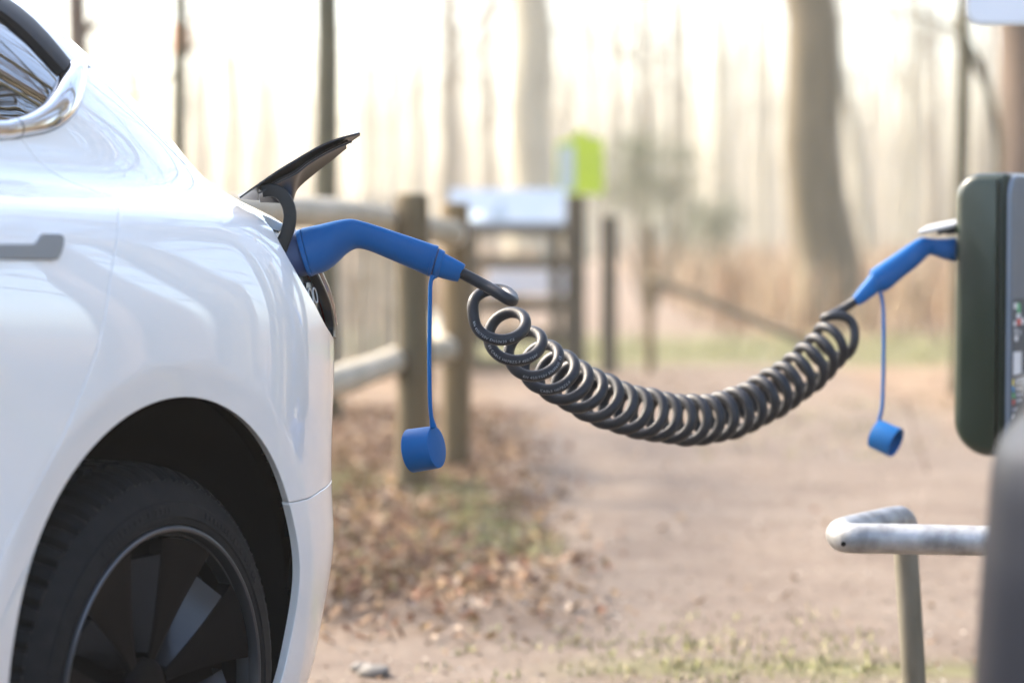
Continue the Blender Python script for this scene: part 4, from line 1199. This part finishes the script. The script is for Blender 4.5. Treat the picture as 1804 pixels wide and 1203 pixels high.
# the coil's axis, turn by turn
axis_px = [(0, 872, 553, 3.955), (1, 898, 590, 4.015), (2, 930, 621, 4.07), (3, 958, 645, 4.12), (4, 985, 664, 4.17), (5, 1012, 680, 4.215), (6, 1039, 694, 4.26), (7, 1066, 706, 4.30), (8, 1093, 717, 4.34), (10, 1146, 731, 4.42), (12, 1199, 740, 4.49), (14, 1250, 737, 4.555), (16, 1300, 724, 4.615), (18, 1347, 702, 4.67), (20, 1390, 674, 4.725), (22, 1430, 641, 4.78), (24, 1466, 605, 4.83), (25, 1485, 587, 4.855)]
tk = np.array([a[0] for a in axis_px], float); ak = np.array([at(*a[1:]) for a in axis_px])
def axis(t): return np.stack([spl(tk, ak[:, i], t) for i in range(3)], -1)
HR, CR = .0394, .0096
t = np.linspace(0, 25, 25 * 44 + 1)
AX = axis(t); TN = np.gradient(AX, axis=0); TN /= np.linalg.norm(TN, axis=1)[:, None]
th = 2 * np.pi * t + math.radians(150)
wobR = HR * (1 - .07 * np.exp(-t / 3)) * (1 + .03 * np.sin(t * 2.1) + .02 * np.sin(t * 5.3 + 1))
nk = np.array([(0, .12, .78, -.60), (4, .36, .78, -.50), (8, .48, .82, -.30), (12, .58, .81, -.06), (16, .66, .73, .18), (20, .70, .60, .38), (25, .68, .58, .45)])
N_ = np.stack([spl(nk[:, 0], nk[:, i], t) for i in (1, 2, 3)], -1); N_ /= np.linalg.norm(N_, axis=1)[:, None]
Ur = np.array([1.0, 0, 0])[None] - N_ * N_[:, :1]; Ur /= np.linalg.norm(Ur, axis=1)[:, None]
Vu = np.cross(Ur, N_)
helix = AX + wobR[:, None] * (np.cos(th)[:, None] * Ur + np.sin(th)[:, None] * Vu)
i0, i1 = 6, len(helix) - 16
start = [at(808, 478.5, 3.922), at(830, 490, 3.932), at(856, 504, 3.928), at(878, 517, 3.915), at(894, 527, 3.910), at(903, 530, 3.926), at(902, 522, 3.955), at(888, 512, 3.980), at(866, 510, 3.985), at(846, 517, 3.980), at(833, 534, 3.968)]
end = [at(1506, 567, 4.838), at(1494, 557, 4.836), at(1476, 553, 4.836), at(1458, 556, 4.840), at(1448, 561, 4.850), at(1448, 563, 4.866), at(1460, 558, 4.884), at(1482, 546, 4.889), at(1498, 537, 4.885), at(1512, 526, 4.88)]
path = np.vstack([start, helix[i0:i1:4], end])
path = catmull(path, 4)
sl = np.concatenate([[0], np.cumsum(np.linalg.norm(np.diff(path, axis=0), axis=1))])
su = np.arange(0, sl[-1], .0042)
path = np.stack([np.interp(su, sl, path[:, i]) for i in range(3)], -1)
for _ in range(3): path[1:-1] = path[1:-1] * .5 + (path[:-2] + path[2:]) * .25
for _ in range(40):                                    # the last loop eases into the straight end
    q = path[-66:].copy(); q[1:-1] = q[1:-1] * .5 + (q[:-2] + q[2:]) * .25; path[-66:] = q
V, F = tube(path - CO, CR, 20)
coil = mesh_obj('coiled_lead', V, F, M['cable'], cable)
coil.data.set_sharp_from_angle(angle=math.radians(60))

# white print along the lead
PT, _, _ = frames(path)
def lead_print(txt, s0, size, parent):
    cu = bpy.data.curves.new('print', 'FONT'); cu.body = txt; cu.size = size; cu.space_character = 1.15
    to = bpy.data.objects.new('print', cu); COL.link(to)
    bpy.context.view_layer.update()
    me = bpy.data.meshes.new_from_object(to.evaluated_get(bpy.context.evaluated_depsgraph_get()))
    co = np.array([v.co[:] for v in me.vertices]); fs = [tuple(p.vertices) for p in me.polygons]
    bpy.data.objects.remove(to)
    ss = s0 + co[:, 0]
    c = np.stack([np.interp(ss, su[:len(path)], path[:, i]) for i in range(3)], -1)
    T = np.stack([np.interp(ss, su[:len(path)], PT[:, i]) for i in range(3)], -1); T /= np.linalg.norm(T, axis=1)[:, None]
    look = np.array([0, 0, 1.0]) - c; look /= np.linalg.norm(look, axis=1)[:, None]
    look = look + np.array([0, 0, -.30])
    e = look - T * (look * T).sum(1)[:, None]; e /= np.linalg.norm(e, axis=1)[:, None]
    sd = np.cross(e, T)
    a = (co[:, 1] - size * .35) / CR
    p = c + (CR + .00035) * (np.cos(a)[:, None] * e + np.sin(a)[:, None] * sd)
    return mesh_obj('lead_print', p - CO, fs, M['print'], parent, smooth=False)
def s_at(u, v):           # arc length where the lead passes nearest to a pixel, front strands first
    d = path[:, 1] * math.cos(PIT) - (path[:, 2] - 1) * math.sin(PIT); hh = path[:, 1] * math.sin(PIT) + (path[:, 2] - 1) * math.cos(PIT)
    uu = 902 + FPX * path[:, 0] / d; vv = 601.5 - FPX * hh / d
    return su[np.argmin((uu - u) ** 2 + (vv - v) ** 2 + ((d - 3.9) * 40) ** 2)]
for (u, v, txt) in ((831, 568, 'RN 450/750V EN50620  CE'), (852, 606, '07 EV CABLE H07BZ5-F 450/750V'), (922, 660, 'RN 450/750V EN50620  CE'), (955, 690, 'CABLE H07BZ5-F')):
    lead_print(txt, s_at(u, v), .0058, coil)

# caps and straps
def cap(name, c0, axis_, r0, r1, ln, mt, open_front, parent):
    ax = unit(axis_); e1 = unit(np.cross(ax, [0, 0, 1.0])); e2 = np.cross(e1, ax)
    prof = ([(0, 0), (r0 - .003, 0), (r0 - .0008, .0008), (r0, .003), (r1, ln - .001), (r1 - .0012, ln), (r1 - .003, ln - .001), (r0 - .004, .006), (0, .006)])
    a = np.linspace(0, 2 * np.pi, 48, endpoint=False); V = []; F = []
    for r, h in prof:
        r = max(r, 1e-5)
        for q in a: V.append(c0 + ax * h + e1 * r * math.cos(q) + e2 * r * math.sin(q))
    for k in range(len(prof) - 1):
        for i in range(48):
            j = (i + 1) % 48; F.append((k * 48 + i, k * 48 + j, (k + 1) * 48 + j, (k + 1) * 48 + i))
    o = mesh_obj(name, V, F, mt, parent); o.data.set_sharp_from_angle(angle=math.radians(35)); return o
ax1 = np.array([-.90, .38, -.17])
c1 = cap('dust_cap', rel(at(770, 787, 3.90)), ax1, .0345, .0355, .048, M['blue2'], False, cable)
st = catmull([at(763, 486, 3.885), at(758.5, 500, 3.884), at(757.5, 540, 3.884), at(756.5, 620, 3.885), at(757, 690, 3.886), at(759, 728, 3.888), at(763.5, 753, 3.892)], 8)
V, F = tube(rel(st), np.concatenate([np.linspace(.0055, .0036, 6), np.full(len(st) - 12, .0034), np.linspace(.0036, .0058, 6)]), 10)
mesh_obj('cap_strap', V, F, M['blue2'], cable)
ax2 = unit(np.array([.78, -.48, -.34]))
c2p = at(1541, 763, 4.90)
cap('dust_cap', rel(c2p), ax2, .0300, .0310, .050, M['blue2'], True, cable)
st = catmull([at(1549, 510, 4.885), at(1553, 524, 4.884), at(1556.5, 550, 4.884), at(1557, 600, 4.886), at(1556, 670, 4.89), at(1554, 715, 4.893), at(1548, 743, 4.898)], 8)
V, F = tube(rel(st), .0038, 10); mesh_obj('cap_strap', V, F, M['blue2'], cable)

# ------------------------------------------------------------------ charger on its pedestal
QA = np.array([.87, -.49, 0]); QA = unit(QA)            # from the socket side towards the front
QE = np.array([-QA[1], QA[0], 0])                       # along the front, away from the camera
UP = np.array([0, 0, 1.0])
corner = at(1773, 400, 4.87)
ch = empty('charging_post', (corner[0], corner[1], 0)); tag(ch, 'dark green charging unit with grey fascia at the right edge', 'charger')
RO = np.array(ch.location)
z0, z1 = at(1720, 806, 4.9)[2], at(1720, 305, 4.9)[2]
P = rounded_rect(.112, z1 - z0, .02, 10, (.075, .012, .012, .052))
O = corner - RO - QA * .112; O[2] = z0
wd = .30
# case: profile swept along the width, both ends rounded
V, F = slab(P, O + QE * .04, QA, UP, -QE, .04, .022)
mb = MB().add(V, F)
V, F = slab(P, O + QE * .039, QA, UP, QE, wd - .04, .014); mb.add(V, [f[::-1] for f in F])
case = mb.build('case', M['green_case'], ch, angle=40)
# fascia: its own rounded panel with a lip
fp = rounded_rect(wd - .006, z1 - z0 - .008, .045, 10)
V, F = slab(fp, corner - RO + QE * .003 + np.array([0, 0, z0 + .004]) - np.array([0, 0, (corner - RO)[2]]) + QA * .0005, QE, UP, QA, .009, .006)
fas = MB().add(V, F).build('fascia', M['grey_fascia'], ch, angle=40)
FO = corner - RO + QA * .0096; FO[2] = 0
def decal(name, e0, e1, za, zb, mt, parent, lift=.0006, r=.004, th=.0006):
    V, F = slab(rounded_rect(e1 - e0, zb - za, r, 5), FO + QE * e0 + UP * za + QA * lift, QE, UP, QA, th)
    return MB().add(V, F).build(name, mt, parent)
def zpx(v): return at(1790, v, 4.88)[2]
decal('label_panel', .012, .20, zpx(760), zpx(527), M['slate'], fas, r=.014)
lc = {n: mat('label_' + n, c, .5) for n, c in (('green', (.10, .50, .20)), ('red', (.60, .08, .07)), ('yellow', (.75, .62, .06)), ('sky', (.07, .35, .65)), ('cream', (.72, .73, .74)), ('grey', (.45, .48, .52)))}
for (e0, e1, va, vb, c) in ((.018, .040, 545, 534, 'cream'), (.043, .058, 552, 535, 'green'), (.036, .062, 562, 553, 'cream'), (.018, .034, 575, 566, 'cream'), (.038, .066, 574, 563, 'red'), (.068, .09, 573, 562, 'cream'),
                            (.024, .040, 590, 579, 'grey'), (.026, .046, 602, 592, 'cream'), (.054, .064, 592, 582, 'grey'), (.018, .07, 662, 621, 'cream'),
                            (.016, .028, 680, 669, 'yellow'), (.016, .028, 691, 681, 'sky'), (.016, .028, 703, 693, 'green'), (.016, .028, 714, 705, 'red'), (.040, .10, 677, 672, 'grey'), (.040, .09, 689, 684, 'grey'), (.040, .095, 700, 695, 'grey'), (.040, .085, 711, 706, 'grey'), (.016, .05, 725, 721, 'grey'), (.016, .028, 739, 731, 'cream')):
    decal('label_mark', e0, e1, zpx(va), zpx(vb), lc[c], fas, lift=.0016, r=.0015)
# socket surround and its silver sprung lid above the plug
sc_c = at(1713, 440, 4.985)
e1 = np.array([0, 0, 1.0]); 
V, F = loft([(sc_c - RO + QA * .03, e1 * .036, QE * .036), (sc_c - RO + QA * .004, e1 * .036, QE * .036), (sc_c - RO - QA * .002, e1 * .031, QE * .031)], 36, 1)
MB().add(V, F).build('socket', M['black_plastic'], ch, angle=40)
la, lb = at(1712, 390, 4.98) - RO, at(1624, 408, 4.93) - RO
QT = unit(QE + np.array([0, 0, .22]))
d = unit(lb - la); nr = unit(np.cross(d, QT))
lp = rounded_rect(np.linalg.norm(lb - la), .068, .016, 6)
V, F = slab(lp, la - QT * .034, d, QT, nr if nr[2] > 0 else -nr, .006, .002)
lid = MB().add(V, F).build('socket_lid', M['silver'], ch, angle=40)
for e in (-.028, .028):
    V, F = bevel_box((la + lb) / 2 + QE * e - UP * .010 - d * .010, d * .022, QE * .003, UP * .006, .001); MB().add(V, F).build('lid_hinge', M['black_plastic'], lid)
V, F = bevel_box(O + QA * .09 + QE * .23 + UP * (-z0 / 2 + .02), QA * .035, QE * .06, UP * (z0 / 2 + .02), .008)
MB().add(V, F).build('pedestal', M['galv'], ch)
V, F = bevel_box(O + QA * .09 + QE * .23 + UP * (-z0 + .008), QA * .09, QE * .11, UP * .010, .003); MB().add(V, F).build('base_plate', M['galv'], ch)

# white sign above, only its lower left corner in the picture
sg = empty('white_sign', (*at(1880, 400, 5.05)[:2], 0)); tag(sg, 'white reflective sign plate with rounded corner, top right corner', 'sign')
so = at(1701, 45, 5.0) - np.array(sg.location)
V, F = slab(rounded_rect(.42, .42, .030, 8), so, (1, 0.02, 0), UP, (0, -1, 0), .004, .0012); MB().add(V, F).build('plate', M['sign_edge'], sg, angle=40)
V, F = slab(rounded_rect(.404, .404, .024, 8), so + np.array([.008, -.0041, .008]), (1, 0.02, 0), UP, (0, -1, 0), .0008); MB().add(V, F).build('reflective_face', M['sign_white'], sg, angle=40)
V, F = tube([(.02, .06, 0), (.02, .06, 2.2)], .03, 16); MB().add(V, F).build('pole', M['galv'], sg, angle=60)

# ------------------------------------------------------------------ galvanised hoop in front of the charger
hp_ = empty('hoop_barrier', (*at(1600, 400, 4.5)[:2], 0)); tag(hp_, 'galvanised steel tube hoop barrier below the charger', 'barrier')
HO = np.array(hp_.location)
hz = at(1600, 952, 4.27)[2]
def hpt(u, d, dz=0):
    p = at(u, 400, d); p[2] = hz + dz; return p - HO
hc = catmull([hpt(1960, 4.20), hpt(1800, 4.23), hpt(1660, 4.255), hpt(1560, 4.27), hpt(1508, 4.275), hpt(1488, 4.30), hpt(1486, 4.345), hpt(1502, 4.395), hpt(1545, 4.475), hpt(1580, 4.54), hpt(1593, 4.57, -.004), hpt(1599, 4.582, -.022), hpt(1600, 4.585, -.06), hpt(1608, 4.585, -.18), hpt(1617, 4.585, -.33), hpt(1622, 4.585, -hz - .05)], 8)
rr = np.where(np.arange(len(hc)) < 76, .0268, .0268); rr = np.interp(np.arange(len(hc)), [0, 70, 96, len(hc)], [.0268, .0268, .0232, .0232])
V, F = tube(hc, rr, 24); tb = mesh_obj('tube', V, F, M['galv'], hp_)
fm = np.zeros(len(F), np.int32); fm[24 * 96:] = 1
tb.data.materials.append(M['leg_galv']); tb.data.polygons.foreach_set('material_index', fm)
V, F = tube([hpt(1800, 4.23, -.01), hpt(1800, 4.23, -.2), hpt(1800, 4.23, -hz - .05)], .0225, 18); MB().add(V, F).build('leg', M['leg_galv'], hp_, angle=60)
hl = hpt(1492, 4.262) ; hd = unit(np.array([0, 0, 1.0]) - (hl + HO)); 
a = np.linspace(0, 2 * np.pi, 13)[:-1]
V, F = slab(np.stack([.0045 * np.cos(a), .0045 * np.sin(a)], -1), at(1486, 958, 4.2475) - HO, unit(np.array([.97, -.22, 0])), UP, unit(np.array([-.22, -.97, 0])), .0012); MB().add(V, F).build('drain_hole_disc', M['liner'], hp_)  # black disc stands for the darkness inside the tube's hole
tw = catmull([at(1594, 1004, 4.55), at(1606, 1050, 4.54), at(1620, 1105, 4.53), at(1634, 1155, 4.52), at(1650, 1203, 4.52), at(1668, 1262, 4.52)], 6)
tg = MB().add(*tube(tw, np.linspace(.0022, .0032, len(tw)), 6)); tg.add(*tube(catmull([tw[8], tw[8] + np.array([-.012, 0, .03]), tw[8] + np.array([-.018, 0, .06])], 5), .0012, 5))
tg.build('dry_stem', M['twig'], hp_, smooth=True)

# ------------------------------------------------------------------ dark grey car, its nose close to the camera at the right edge
UV = np.array([(560, 1880), (640, 1830), (690, 1804), (725, 1787), (760, 1771), (800, 1758), (850, 1746), (900, 1740), (950, 1736), (1020, 1731), (1100, 1727), (1203, 1720), (1350, 1714), (1600, 1716), (1900, 1740)], float)
G0 = np.array([1.05, 2.93]); GA = -math.pi / 4          # the car stands askew, its near corner towards the charger
EL = np.array([math.cos(GA), math.sin(GA)]); EW = np.array([-math.sin(GA), math.cos(GA)])
ZT = np.array([(.20, .78), (.30, .84), (.42, .87), (.55, .885), (.66, .885), (.74, .875), (.79, .86), (.83, .835), (.855, .81)])
def nose(T, k=3.0, n=40, Ln=.42):
    a = np.linspace(0, np.pi / 2, n); r = (np.cos(a) ** k + np.sin(a) ** k) ** (-1 / k)
    return Ln - Ln * r * np.sin(a), T * r * np.cos(a)
rows = []
for z, T in ZT:
    dx, dy = nose(T)
    lo_, hi_ = -1.0, 2.0
    for _ in range(40):
        xf = (lo_ + hi_) / 2
        W_ = G0[None] + (xf + dx)[:, None] * EL + (-dy)[:, None] * EW
        k = W_[:, 0] / W_[:, 1]; i = np.argmin(k); u = 902 + FPX * k[i]; v = 400 + (1 - z) * FPX / W_[i, 1]
        if u < np.interp(v, UV[:, 0], UV[:, 1]): lo_ = xf
        else: hi_ = xf
    rows.append((z, T, xf))
xf0 = rows[-1][2]
rows += [(.88, .79, xf0 + .22), (.92, .77, xf0 + .62), (.96, .76, xf0 + 1.0), (1.0, .75, xf0 + 1.12), (1.2, .66, xf0 + 1.55), (1.36, .57, xf0 + 1.95), (1.43, .45, xf0 + 2.3)]
gcar = empty('grey_car', (G0[0], G0[1], 0), GA); tag(gcar, 'dark grey car corner blurred close to the camera, bottom right corner', 'car')
RR = np.array(rows); zz = np.linspace(.20, 1.43, 70)
RT = np.interp(zz, RR[:, 0], RR[:, 1]); RX = spl(RR[:, 0], RR[:, 2], zz)
xt = RR[3][2] + 4.3 - np.interp(zz, [.2, .5, .9, 1.0, 1.2, 1.43], [.1, 0, .05, .5, .9, 1.6])
ring = []
for z, T, xf, xe in zip(zz, RT, RX, xt):
    dx, dy = nose(T, n=22, Ln=.42)
    fx = np.concatenate([xf + dx[::-1], xe - dx]); fy = np.concatenate([dy[::-1], dy])
    ring.append(np.column_stack([np.concatenate([fx, fx[::-1]]), np.concatenate([fy, -fy[::-1]]), np.full(len(fx) * 2, z)]))
ring = np.array(ring)
nz, nr_ = ring.shape[:2]
wxs = (RR[3][2] + .86, RR[3][2] + 3.5)
def gfaces(za, zb):
    F = []
    for i in range(nz - 1):
        if not (za <= zz[i] < zb): continue
        for j in range(nr_):
            k = (j + 1) % nr_; c = (ring[i, j] + ring[i + 1, k]) / 2
            if abs(c[1]) > .55 and min(math.hypot(c[0] - w, c[2] - .36) for w in wxs) < .37: continue
            F.append((i * nr_ + j, i * nr_ + k, (i + 1) * nr_ + k, (i + 1) * nr_ + j))
    return F
VV = ring.reshape(-1, 3)
mesh_obj('body', VV, gfaces(0, .985), M['dark_paint'], gcar)
mesh_obj('windows', VV, gfaces(.985, 1.36), M['glass'], gcar)
mesh_obj('roof', np.vstack([VV, [ring[-1].mean(0) + np.array([0, 0, .02])]]), gfaces(1.36, 2) + [((nz - 1) * nr_ + j, (nz - 1) * nr_ + (j + 1) % nr_, nz * nr_) for j in range(nr_)], M['dark_paint'], gcar)
for sd in (-1, 1):
    for w in wxs:
        V = []; F = []; a = np.radians(np.linspace(-110, 110, 40))
        for y, r in ((.84, .372), (.45, .372), (.45, .02)):
            for q in a: V.append((w + r * math.sin(q), sd * y, .36 + r * math.cos(q)))
        for k in range(2):
            for i in range(39): F.append((k * 40 + i, k * 40 + i + 1, (k + 1) * 40 + i + 1, (k + 1) * 40 + i))
        mesh_obj('wheel_well', V, F, M['liner'], gcar)
        put_wheel(gcar, (w, sd * .80, .334), sd > 0)
    # headlamp on each corner of the nose
    i0_, i1_ = np.searchsorted(zz, (.66, .76)); V = []; F = []
    js = range(1, 7) if sd > 0 else range(nr_ - 7, nr_ - 1)
    js = list(js)
    for i in range(i0_, i1_):
        for j in js:
            p = ring[i, j]; V.append(p + unit(np.array([p[0] - 0 if False else -1.0, sd * .6, .1])) * .004)
    m = len(js)
    for i in range(i1_ - i0_ - 1):
        for j in range(m - 1): F.append((i * m + j, i * m + j + 1, (i + 1) * m + j + 1, (i + 1) * m + j))
    mesh_obj('headlamp', V, F, M['lamp_clear'], gcar)
